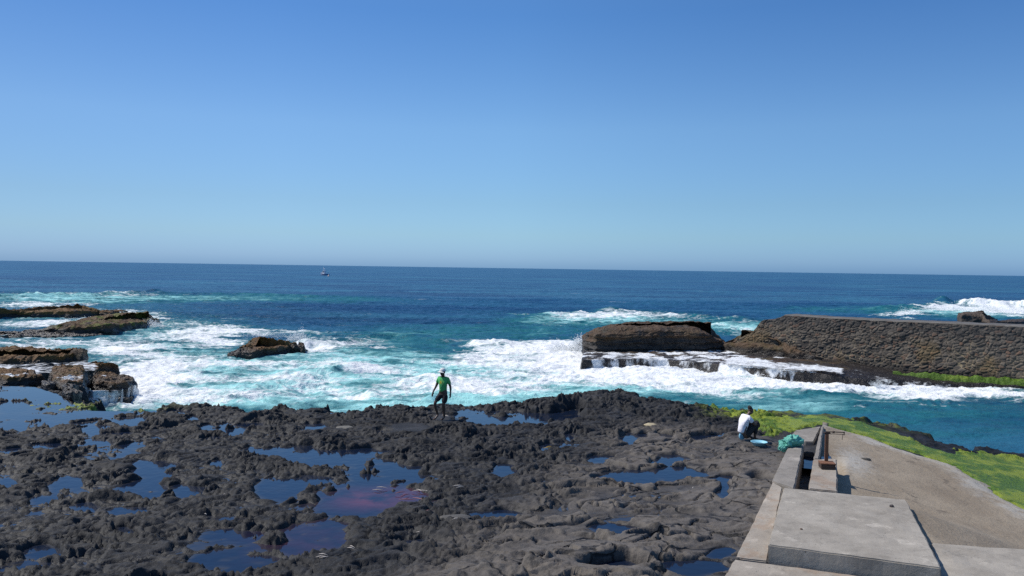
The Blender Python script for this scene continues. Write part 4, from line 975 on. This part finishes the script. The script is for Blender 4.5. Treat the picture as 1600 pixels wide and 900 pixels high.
def hand(J, pre, wrist, palm_dir, curl, side, r=.011):
    """palm plus four fingers and a thumb hanging from a wrist"""
    w = Vector(wrist); d = Vector(palm_dir).normalized(); c = Vector(curl).normalized(); s_ = Vector(side).normalized()
    J.append((pre + 'palm', pre + 'wr', tuple(w + d * .06), .03))
    J.append((pre + 'knu', pre + 'palm', tuple(w + d * .09), .028))
    for i, (o_, L) in enumerate([(-.027, .070), (-.009, .080), (.009, .076), (.027, .060)]):
        b = w + d * .095 + s_ * o_
        J.append((pre + 'f%da' % i, pre + 'knu', tuple(b + d * .012), r))
        J.append((pre + 'f%db' % i, pre + 'f%da' % i, tuple(b + d * (.012 + L * .5) + c * .010), r * .92))
        J.append((pre + 'f%dc' % i, pre + 'f%db' % i, tuple(b + d * (.012 + L * .85) + c * .034), r * .8))
    J.append((pre + 'ta', pre + 'palm', tuple(w + d * .055 - s_ * .042 + c * .012), r * 1.1))
    J.append((pre + 'tb', pre + 'ta', tuple(w + d * .090 - s_ * .055 + c * .026), r * .9))

SKINM = simple('dark_brown_skin', (.10, .056, .038), .5, .15, 12)
HAIR = simple('black_hair', (.012, .011, .010), .8, .3, 60, bump=.01)
EYE = simple('eye_white', (.6, .58, .55), .3, .05)
def mat_shirt():
    n = NT('green_shirt_cloth')
    c = n.mix(n.noise(9, 4), (.085, .42, .12), (.12, .52, .17))
    d = n.n('ShaderNodeVectorMath', operation='DISTANCE'); n.put(d.inputs[0], n.scl((1, .3, 1))); d.inputs[1].default_value = (-.06, -.03, 1.27)
    p = n.math('MULTIPLY', n.smooth(d.outputs['Value'], .085, .06), n.smooth(n.noise(16, 3, .6), .46, .52))
    c = n.mix(p, c, (.50, .38, .05))
    return n.bsdf(c, .85, n.bump(n.noise(7, 5, .6), .8, .05), spec=.2)

p0 = P(692, 656, .08)
mz = ground_z(p0[0], p0[1])
man = empty('person', (p0[0], p0[1], mz + .005))
tag(man, 'standing person in green shirt, dark shorts and white cap, walking barefoot on the black lava', 'person')
J = [('pel', None, (0, 0, .93), .12), ('spi', 'pel', (-.01, 0, 1.10), .11), ('che', 'spi', (0, 0, 1.28), .13), ('nkb', 'che', (0, 0, 1.43), .062), ('nk', 'nkb', (-.01, -.015, 1.49), .05),
     ('h1', 'nk', (-.03, -.035, 1.565), .078), ('h2', 'h1', (-.03, -.035, 1.635), .092), ('h3', 'h2', (-.02, -.025, 1.70), .07),
     ('no', 'h1', (-.095, -.105, 1.60), .014), ('ch', 'h1', (-.065, -.085, 1.525), .03), ('e1', 'h2', (-.105, .03, 1.615), .017), ('e2', 'h2', (.045, -.10, 1.615), .017),
     ('rs', 'che', (-.150, .10, 1.39), .062), ('re', 'rs', (-.245, .085, 1.13), .042), ('rwr', 're', (-.34, .01, .945), .027),
     ('ls', 'che', (.155, -.095, 1.39), .062), ('le', 'ls', (.25, -.06, 1.12), .042), ('lwr', 'le', (.255, -.11, .925), .027),
     ('rh', 'pel', (-.085, .055, .86), .088), ('rk', 'rh', (-.28, -.06, .56), .056), ('rc', 'rk', (-.245, -.02, .40), .056), ('ra', 'rc', (-.17, .02, .155), .036), ('rb', 'ra', (-.25, -.06, .045), .034), ('rt', 'rb', (-.31, -.11, .028), .024),
     ('lh', 'pel', (.085, -.05, .86), .088), ('lk', 'lh', (.015, -.085, .52), .057), ('lc', 'lk', (.035, -.045, .36), .057), ('la', 'lc', (.045, -.01, .085), .037), ('lb', 'la', (-.015, -.10, .034), .034), ('lt', 'lb', (-.055, -.155, .026), .024)]
hand(J, 'r', (-.34, .01, .945), (-.25, -.2, -.95), (.5, -.8, 0), (-.6, -.8, 0))
hand(J, 'l', (.255, -.11, .925), (.0, -.2, -.97), (-.7, -.6, 0), (.6, .8, 0))
skin('body', J, SKINM, man)
skin('shirt', [('a', None, (0, 0, .90), .148), ('b', 'a', (-.01, 0, 1.08), .138), ('c', 'b', (0, 0, 1.28), .155), ('d', 'c', (0, 0, 1.415), .088),
               ('rs', 'c', (-.150, .10, 1.39), .082), ('re', 'rs', (-.215, .092, 1.215), .070), ('ls', 'c', (.155, -.095, 1.39), .082), ('le', 'ls', (.222, -.072, 1.205), .070)], mat_shirt(), man)
skin('shorts', [('a', None, (0, 0, .94), .135), ('b', 'a', (0, 0, .86), .142), ('r', 'b', (-.10, .04, .83), .112), ('rk', 'r', (-.235, -.03, .625), .088), ('l', 'b', (.09, -.05, .83), .112), ('lk', 'l', (.03, -.08, .555), .092)],
     simple('dark_shorts_cloth', (.020, .016, .020), .85, .3, 10, bump=.02), man)
def cap():
    bm = bmesh.new()
    f = Vector((-.7, -.71, 0)); rgt = Vector((-.71, .7, 0)); c = Vector((-.028, -.033, 1.655)); rows = []
    for j in range(7):
        t_ = j / 6 * math.pi / 2; rr = .108 * math.cos(t_); zz = .105 * math.sin(t_)
        rows.append([bm.verts.new(c + f * rr * 1.05 * math.cos(k / 24 * 2 * math.pi) + rgt * rr * math.sin(k / 24 * 2 * math.pi) + Vector((0, 0, zz))) for k in range(24)])
    for j in range(6):
        for k in range(24):
            bm.faces.new((rows[j][k], rows[j][(k + 1) % 24], rows[j + 1][(k + 1) % 24], rows[j + 1][k]))
    bmesh.ops.remove_doubles(bm, verts=bm.verts, dist=1e-5)
    me = bpy.data.meshes.new('cap'); bm.to_mesh(me); bm.free()
    CAPM = simple('white_cap_cloth', (.70, .69, .66), .8, .1, 20)
    o = link('cap', me, CAPM, man)
    bm = bmesh.new(); top = []; bot = []
    for j in range(4):
        q = j / 3; ra = []; rb = []
        for k in range(13):
            a = (k / 12 - .5) * 2.3; rr = .106 + q * .085 * math.cos(a * .62)
            pz = Vector((0, 0, .004 - .028 * q - .02 * (a / 1.15) ** 2))
            p_ = c + f * rr * math.cos(a) + rgt * rr * math.sin(a) + pz
            ra.append(bm.verts.new(p_)); rb.append(bm.verts.new(p_ - Vector((0, 0, .006))))
        top.append(ra); bot.append(rb)
    for j in range(3):
        for k in range(12):
            bm.faces.new((top[j][k], top[j][k + 1], top[j + 1][k + 1], top[j + 1][k])); bm.faces.new((bot[j][k], bot[j + 1][k], bot[j + 1][k + 1], bot[j][k + 1]))
    for k in range(12): bm.faces.new((top[3][k], top[3][k + 1], bot[3][k + 1], bot[3][k]))
    me = bpy.data.meshes.new('cap_brim'); bm.to_mesh(me); bm.free()
    link('cap_brim', me, CAPM, o)
cap()
def ball(name, c, r, mat, parent):
    bm = bmesh.new(); bmesh.ops.create_icosphere(bm, subdivisions=2, radius=r, matrix=Matrix.Translation(c)); me = bpy.data.meshes.new(name); bm.to_mesh(me); bm.free(); return link(name, me, mat, parent)
for ex, ey in ((-.108, -.062), (-.058, -.115)): ball('eye', (ex, ey, 1.632), .011, EYE, man)

# crouching person
q0 = P(1180, 688, .1); cz = ground_z(q0[0], q0[1])
Fv = Vector((.75, .66, 0)); Rv = Vector((.66, -.75, 0))
def L(f, r, z): return tuple(Vector((-.37, 0, 0)) + Fv * f + Rv * r + Vector((0, 0, z)))
cr = empty('person', (q0[0], q0[1], cz + .005), R(-22)); cr.scale = (1.0, 1.0, 1.10)
tag(cr, 'crouching person in white shirt seen from behind, washing something over a light blue basin', 'person')
J = [('pel', None, L(0, 0, .17), .13), ('spi', 'pel', L(.0, 0, .36), .115), ('che', 'spi', L(.07, 0, .56), .13), ('nkb', 'che', L(.17, 0, .71), .062), ('nk', 'nkb', L(.22, 0, .76), .05),
     ('h1', 'nk', L(.27, 0, .815), .08), ('h2', 'h1', L(.27, 0, .88), .092), ('h3', 'h2', L(.25, 0, .94), .068), ('no', 'h1', L(.365, 0, .81), .014), ('ch', 'h1', L(.335, 0, .765), .028), ('e1', 'h2', L(.265, .098, .86), .017), ('e2', 'h2', L(.265, -.098, .86), .017),
     ('rs', 'che', L(.10, .175, .655), .06), ('re', 'rs', L(.27, .23, .47), .042), ('rwr', 're', L(.47, .12, .49), .027),
     ('ls', 'che', L(.10, -.175, .655), .06), ('le', 'ls', L(.28, -.24, .47), .042), ('lwr', 'le', L(.49, -.10, .46), .027),
     ('rh', 'pel', L(.05, .10, .15), .092), ('rk', 'rh', L(.43, .15, .55), .06), ('rc', 'rk', L(.37, .15, .38), .058), ('ra', 'rc', L(.34, .13, .09), .038), ('rb', 'ra', L(.46, .14, .034), .034), ('rt', 'rb', L(.53, .145, .026), .025),
     ('lh', 'pel', L(.05, -.10, .15), .092), ('lk', 'lh', L(.43, -.16, .55), .06), ('lc', 'lk', L(.37, -.16, .38), .058), ('la', 'lc', L(.34, -.14, .09), .038), ('lb', 'la', L(.46, -.15, .034), .034), ('lt', 'lb', L(.53, -.155, .026), .025)]
hand(J, 'r', L(.47, .12, .49), tuple(Fv * .8 - Rv * .4 - Vector((0, 0, .5))), tuple(-Rv - Vector((0, 0, .5))), (0, 0, -1))
hand(J, 'l', L(.49, -.10, .46), tuple(Fv * .8 + Rv * .4 - Vector((0, 0, .5))), tuple(Rv - Vector((0, 0, .5))), (0, 0, -1))
skin('body', J, SKINM, cr)
skin('hair', [('a', None, L(.215, 0, .86), .082), ('b', 'a', L(.245, 0, .92), .092), ('c', 'b', L(.285, 0, .945), .072)], HAIR, cr)
skin('shirt', [('z', None, L(-.035, 0, .205), .142), ('a', 'z', L(-.03, 0, .30), .142), ('b', 'a', L(0, 0, .42), .14), ('c', 'b', L(.065, 0, .575), .155), ('d', 'c', L(.15, 0, .685), .085),
               ('rs', 'c', L(.10, .175, .655), .08), ('re', 'rs', L(.20, .215, .545), .068), ('ls', 'c', L(.10, -.175, .655), .08), ('le', 'ls', L(.20, -.215, .545), .068)],
     simple('white_shirt_cloth', (.82, .80, .84), .85, .04, 6, bump=.02), cr)
skin('trousers', [('a', None, L(.01, 0, .16), .138), ('r', 'a', L(.10, .11, .20), .112), ('rk', 'r', L(.43, .15, .555), .078), ('rs', 'rk', L(.375, .15, .36), .07), ('rt', 'rs', L(.345, .135, .18), .056),
                  ('l', 'a', L(.10, -.11, .20), .112), ('lk', 'l', L(.43, -.16, .555), .078), ('ls', 'lk', L(.375, -.16, .36), .07), ('lt', 'ls', L(.345, -.145, .18), .056)], simple('black_trouser_cloth', (.018, .017, .020), .85, .3, 10), cr)
skin('waistband', [('a', None, L(-.02, -.035, .135), .118), ('b', 'a', L(-.025, .0, .135), .122), ('c', 'b', L(-.02, .035, .135), .118)], simple('light_blue_cloth', (.22, .48, .62), .8, .1), cr)

def lathe(name, prof, mat, parent=None, n=36, loc=(0, 0, 0)):
    co = [(r * math.cos(2 * math.pi * k / n) + loc[0], r * math.sin(2 * math.pi * k / n) + loc[1], z + loc[2]) for r, z in prof for k in range(n)]
    fc = [(j * n + k, j * n + (k + 1) % n, (j + 1) * n + (k + 1) % n, (j + 1) * n + k) for j in range(len(prof) - 1) for k in range(n)]
    return link(name, raw_mesh(name, co, fc), mat, parent)
pb_ = P(1186, 693, .1); bz = ground_z(pb_[0], pb_[1])
bs = lathe('basin', [(.001, .004), (.15, .004), (.165, .012), (.225, .11), (.245, .118), (.247, .112), (.232, .104), (.172, .004), (.16, 0), (.001, 0)][::-1], simple('light_blue_plastic', (.30, .62, .74), .35, .06, 5))
bs.location = (pb_[0], pb_[1], bz + .01); tag(bs, 'shallow light blue plastic basin at the feet of the crouching person', 'basin')
lathe('basin_water', [(.001, .05), (.19, .05)], POOL, bs)

# green bundle on the wall end
def bundle():
    bm = bmesh.new()
    for c, r in [((.10, .02, .20), (.30, .24, .21)), ((-.18, -.02, .10), (.22, .20, .17)), ((.30, .05, .16), (.13, .14, .16)), ((-.33, -.10, -.03), (.14, .13, .16))]:
        bmesh.ops.create_icosphere(bm, subdivisions=5, radius=1, matrix=Matrix.Translation(c) @ Matrix.Diagonal((*r, 1)))
    v = np.array([x.co[:] for x in bm.verts])
    n1 = ridged(v[:, 0] * 4, v[:, 1] * 4, v[:, 2] * 5, o=4, gain=.55, seed=401); n2 = perlin(v[:, 0] * 5, v[:, 1] * 5, v[:, 2] * 5, seed=402)
    n3 = perlin(v[:, 0] * 12, v[:, 1] * 12, v[:, 2] * 12, seed=403)
    ctr = np.array((.0, 0, .08))
    for i, x in enumerate(bm.verts):
        d = Vector(v[i] - ctr).normalized(); x.co += d * (.22 * (n1[i] - .45) + .07 * n2[i] + .025 * abs(n3[i]))
        if v[i][0] > -.22: x.co.z = max(x.co.z, .0)
    bmesh.ops.smooth_vert(bm, verts=bm.verts, factor=.4, use_axis_x=True, use_axis_y=True, use_axis_z=True)
    me = bpy.data.meshes.new('green_bag'); bm.to_mesh(me); bm.free()
    n = NT('green_plastic_net')
    c = n.mix(n.noise(8, 5, .7), (.05, .27, .21), (.17, .54, .43))
    c = n.mix(n.smooth(n.noise(20, 4, .7), .58, .7), c, (.35, .65, .55))
    n.bsdf(c, .4, n.bump(n.noise(22, 5, .7), .8, .03), spec=.4)
    o = link('green_bag', me, n.m)
    p_ = P(1236, 697, .34); o.location = (p_[0], p_[1], .335); o.rotation_euler = (0, 0, R(8)); o.scale = (.78, .72, .68)
    tag(o, 'crumpled turquoise green plastic bag heaped on the end of the concrete wall', 'bag')
bundle()

# rusty platform scale
RUST = simple('rusty_iron', (.19, .085, .043), .8, .45, 14, bump=.01)
RUST2 = simple('dark_rusty_iron', (.060, .036, .026), .75, .4, 18, bump=.01)
def box(bm, c, s, rz=0, bev=.006):
    r = bmesh.ops.create_cube(bm, size=1, matrix=Matrix.Translation(c) @ Matrix.Rotation(rz, 4, 'Z') @ Matrix.Diagonal((*s, 1)))
    if bev: bmesh.ops.bevel(bm, geom=list({e for v in r['verts'] for e in v.link_edges}), offset=bev, segments=2, affect='EDGES')
def bobj(name, boxes, mat, parent, bev=.006):
    bm = bmesh.new()
    for b_ in boxes: box(bm, *b_, bev=bev)
    me = bpy.data.meshes.new(name); bm.to_mesh(me); bm.free(); return link(name, me, mat, parent, smooth=False)
def tube(name, pts, r, mat, parent=None, n=10):
    pts = [Vector(p) for p in pts]; co = []; fc = []
    for i, p in enumerate(pts):
        d = (pts[min(i + 1, len(pts) - 1)] - pts[max(i - 1, 0)]).normalized()
        u_ = d.cross(Vector((0, 0, 1)) if abs(d.z) < .9 else Vector((1, 0, 0))).normalized(); w_ = d.cross(u_)
        rr = r[i] if isinstance(r, (list, tuple)) else r
        co += [p + (u_ * math.cos(2 * math.pi * k / n) + w_ * math.sin(2 * math.pi * k / n)) * rr for k in range(n)]
    for i in range(len(pts) - 1):
        fc += [(i * n + k, i * n + (k + 1) % n, (i + 1) * n + (k + 1) % n, (i + 1) * n + k) for k in range(n)]
    fc += [tuple(range(n))[::-1], tuple(range((len(pts) - 1) * n, len(pts) * n))]
    return link(name, raw_mesh(name, co, fc), mat, parent)
ps_ = P(1292, 731, .34)
sc_ = empty('platform_scale', (ps_[0], ps_[1], .335), R(-8))
tag(sc_, 'rusty old platform weighing scale standing on the short concrete block wall', 'scale')
bobj('platform', [((0, 0, .135), (.36, .33, .03))], RUST, sc_)
bobj('base_frame', [((0, -.145, .06), (.34, .03, .12)), ((0, .145, .06), (.34, .03, .12)), ((-.155, 0, .06), (.03, .26, .12)), ((.155, 0, .06), (.03, .26, .12)), ((0, -.165, .085), (.30, .012, .05))], RUST2, sc_)
bobj('post', [((.01, .12, .50), (.085, .05, .70))], RUST, sc_)
bobj('post_cap', [((.015, .12, .865), (.15, .07, .035))], RUST2, sc_)
bm_ = bobj('beam', [((.21, .12, .895), (.46, .018, .022)), ((.21, .12, .845), (.40, .014, .014)), ((.425, .12, .87), (.022, .022, .09))], RUST2, sc_, bev=.003)
tube('sliding_weight', [(.17, .12, .872), (.17, .12, .918)], .028, RUST2, bm_)
tube('hook_rod', [(.39, .12, .84), (.392, .12, .76), (.375, .12, .72), (.40, .12, .705)], .006, RUST2, bm_, n=6)

# ------------------------------------------------------------------ boat on the horizon
pb_ = P(507.5, 430.2, SEA)
bt = empty('fishing_boat', (pb_[0], pb_[1], SEA - .1), R(-37)); bt.scale = (1.25, 1.25, 1.25)
tag(bt, 'tiny white and dark blue fishing boat far out near the horizon', 'boat')
def hull():
    st = [(-3.0, .75, .95), (-2.0, .95, .85), (0, 1.05, .85), (1.6, .8, 1.05), (2.6, .4, 1.35), (3.2, .03, 1.6)]
    co = []; fc = []
    for x, w, h in st: co += [(x, -w, h), (x * .96, -w * .75, .1), (x * .93, 0, -.25), (x * .96, w * .75, .1), (x, w, h), (x * .98, w * .6, h - .12), (x * .98, -w * .6, h - .12)]
    for i in range(len(st) - 1):
        for k in range(7): fc.append((i * 7 + k, i * 7 + (k + 1) % 7, (i + 1) * 7 + (k + 1) % 7, (i + 1) * 7 + k))
    fc += [tuple(range(7))[::-1], tuple(range(35, 42))]
    co = [(-x, y, z) for x, y, z in co]; fc = [f[::-1] for f in fc]
    return raw_mesh('hull', co, fc)
link('hull', hull(), simple('blue_grey_hull_paint', (.16, .22, .34), .5, .2), bt, smooth=False)
WHP = simple('white_boat_paint', (.72, .74, .78), .5, .06)
bobj('cabin', [((-.5, 0, 1.55), (1.7, 1.3, 1.5)), ((-.5, 0, 2.36), (2.0, 1.5, .12))], WHP, bt, bev=.04)
bobj('bow_deck', [((-2.1, 0, 1.22), (1.5, .9, .32))], WHP, bt, bev=.04)
bobj('cabin_window', [((-.5, -.66, 1.85), (1.2, .03, .45))], simple('dark_boat_glass', (.02, .025, .03), .1, .1), bt, bev=.005)
tube('mast', [(-.9, 0, 2.4), (-.9, 0, 4.6)], .06, WHP, bt)
tube('boom', [(-.9, 0, 3.9), (.5, 0, 2.7)], .05, WHP, bt)
pb2 = P(513.5, 432, SEA)
fl = lathe('marker_buoy', [(.02, .0), (.45, .05), (.62, .35), (.45, .75), (.12, .95), (.10, 1.5), (.02, 1.52)], simple('pale_orange_buoy', (.75, .55, .45), .5, .1), n=20)
fl.location = (pb2[0], pb2[1], SEA - .25); tag(fl, 'small pale float on the water just right of the distant boat', 'buoy')

# ------------------------------------------------------------------ loose stones and scraps on the lava
def stone(name, label, cat, u, v, size, col, seed, group=None, z=None):
    p_ = P(u, v, .1); gz = ground_z(p_[0], p_[1]) if z is None else z
    if z is not None: p_ = P(u, v, z)
    bm = bmesh.new(); bmesh.ops.create_icosphere(bm, subdivisions=4, radius=1, matrix=Matrix.Diagonal((*size, 1)))
    w = np.array([x.co[:] for x in bm.verts]); k = 1 / max(size)
    n1 = perlin(w[:, 0] * k * 1.5, w[:, 1] * k * 1.5, w[:, 2] * k * 1.5, seed=seed); n2 = perlin(w[:, 0] * k * 4, w[:, 1] * k * 4, w[:, 2] * k * 4, seed=seed + 1)
    for i, x in enumerate(bm.verts): x.co *= 1 + .35 * n1[i] + .10 * n2[i]
    me = bpy.data.meshes.new(name); bm.to_mesh(me); bm.free()
    o = link(name, me, simple('stone_' + str(seed), col, .85, .3, 20, bump=.01)); o.location = (p_[0], p_[1], gz + size[2] * .35)
    return tag(o, label, cat, group)
stone('pale_stone', 'flat pale yellowish stone on dark rock left of the crouching person', 'stone', 1016, 665, (.22, .18, .07), (.42, .35, .22), 501)
stone('pale_stone', 'flat pale grey stone on the lava left of the standing person', 'stone', 539, 668, (.24, .20, .05), (.15, .14, .12), 503)
stone('pale_stone', 'pale round grey stone lying in the foreground lava below the pink pool', 'stone', 712, 806, (.34, .17, .05), (.085, .080, .074), 505)
stone('pebble', 'small dark pebble lying on the big concrete slab', 'pebble', 1393, 792, (.045, .04, .035), (.05, .04, .04), 507, z=.355)
stone('pebble', 'tiny rusty pebble near the left edge of the big concrete slab', 'pebble', 1252, 827, (.022, .02, .015), (.12, .07, .05), 509, z=.355)
stone('dark_stone', 'dark stone half sunk in the ramp just right of the rusty scale', 'stone', 1352, 719, (.15, .10, .05), (.06, .055, .045), 511, z=-.15)
BONE = simple('bleached_fish_bone', (.46, .41, .36), .7, .15, 30); PINK = simple('pink_fish_flesh', (.30, .11, .10), .5, .3, 30); YEL = simple('yellow_peel', (.50, .32, .03), .6, .2)
def scrap(label, u, v, seed, mat, ln=.16, n=3, cat='fish scrap', name='fish_scrap'):
    rng = random.Random(seed); p_ = P(u, v, .1); gz = max(ground_z(p_[0], p_[1]), 0.0) + .02
    bm_all_co = []; fcs = []
    for k in range(n):
        a = rng.uniform(-.6, .6); c = Vector((rng.uniform(-.6, .6) * ln * (n > 1), rng.uniform(-.5, .5) * ln * (n > 1), rng.uniform(0, .02)))
        pts = [c + Vector((math.cos(a) * ln * q, math.sin(a) * ln * q + .25 * ln * (q * q), .02 * (1 - 4 * q * q))) for q in (-.5, -.3, -.1, .1, .3, .5)]
        rr = [.003, .006, .010, .009, .006, .003]; b0 = len(bm_all_co); m_ = 7
        for p, r_ in zip(pts, rr):
            bm_all_co += [p + Vector((0, math.cos(2 * math.pi * j / m_) * r_ * 1.3, math.sin(2 * math.pi * j / m_) * r_)) for j in range(m_)]
        fcs += [(b0 + i * m_ + j, b0 + i * m_ + (j + 1) % m_, b0 + (i + 1) * m_ + (j + 1) % m_, b0 + (i + 1) * m_ + j) for i in range(5) for j in range(m_)]
    o = link(name, raw_mesh(name, bm_all_co, fcs), mat); o.location = (p_[0], p_[1], gz); o.rotation_euler = (0, 0, rng.uniform(-.5, .5))
    return tag(o, label, cat, 'scraps strewn on the lava')
scrap('white fish bones heaped at the right edge of the pink-stained pool', 662, 764, 1, BONE, .26, 4)
scrap('scatter of thin white bones on black rock right of the pink pool', 712, 766, 2, BONE, .2, 3)
scrap('pink strip of flesh at the pool edge below the heap of bones', 655, 777, 3, PINK, .40, 2)
scrap('long thin pale strip floating in the pink-stained pool', 600, 760, 4, BONE, .28, 2)
scrap('curled pink shred lying in the pool right of the thin pale strip', 622, 768, 5, PINK, .26, 2)
scrap('single curved white bone below the pink pool', 657, 829, 6, BONE, .2, 1)
scrap('white and red scrap beside the purple pool lower left of the pink one', 553, 852, 7, BONE, .16, 2)
scrap('reddish shred on rock right of the pink pool', 676, 797, 8, PINK, .18, 2)
scrap('pale splintered bones on rock by the lower left pool', 505, 868, 9, BONE, .2, 3)
scrap('white bone near the lowest pale stone', 713, 814, 10, BONE, .2, 1)
scrap('small white scrap on the lava near the left pools', 351, 771, 11, BONE, .08, 1)
scrap('tiny white scrap right of the left pools, lower of the two', 321, 803, 12, BONE, .08, 1)
scrap('yellow peel on dark rock right of the wide far pool', 857, 697, 13, YEL, .2, 2, 'peel', 'yellow_peel')
scrap('white scrap on the rock just behind the feet of the standing person', 695, 651, 14, BONE, .22, 3, 'litter', 'white_litter')
scrap('pale twig lying on smooth rock left of the concrete slab', 1083, 762, 15, BONE, .1, 1)

# foam running over the top of the left outcrop, between its two rows of rock
def wash_sheet(label, back_px, front_px, zb_, zf_, dens, seed):
    a_ = np.array([P(u, v, zb_) for u, v in back_px]); b_ = np.array([P(u, v, zf_) for u, v in front_px]); n, m = 200, 40
    tt = np.linspace(0, 1, n); k = np.linspace(0, 1, len(a_))
    a_ = np.stack([np.interp(tt, k, a_[:, i]) for i in range(3)], 1); b_ = np.stack([np.interp(tt, k, b_[:, i]) for i in range(3)], 1)
    q = np.linspace(0, 1, m)[:, None, None]; co = a_[None] * (1 - q) + b_[None] * q
    co[..., 2] += .10 * fbm(co[..., 0] * .8, co[..., 1] * .8, o=4, seed=seed)
    de = dens + .3 * fbm(co[..., 0] * .5, co[..., 1] * .7, o=3, seed=seed + 1)
    de = de * np.minimum(1, np.minimum(tt, 1 - tt) * 10)[None] * np.minimum(1, np.minimum(q[..., 0], 1 - q[..., 0]) * 6)
    me = grid_mesh('wash', co.reshape(-1, 3), m, n, None, dict(dens=de))
    tag(link('wash', me, CASC), label, 'white water', kind='stuff')
wash_sheet('sheet of white foam running between the two rows of the left outcrop', [(-80, 566), (0, 567), (70, 565), (130, 562), (160, 566)], [(-80, 590), (0, 590), (60, 586), (120, 582), (165, 580)], .08, .0, .52, 601)

wash_sheet('sheet of white water sliding over the ledge at the end of the breakwater', [(1115, 557), (1180, 561), (1240, 566), (1290, 570), (1330, 576)], [(1105, 567), (1180, 574), (1240, 580), (1290, 583), (1330, 588)], -.46, -.50, .62, 611)
wash_sheet('thin broken white water over the ledge in front of the block', [(915, 556), (1000, 556), (1080, 557), (1120, 559)], [(905, 563), (1000, 561), (1080, 564), (1120, 568)], -.48, -.52, .45, 621)
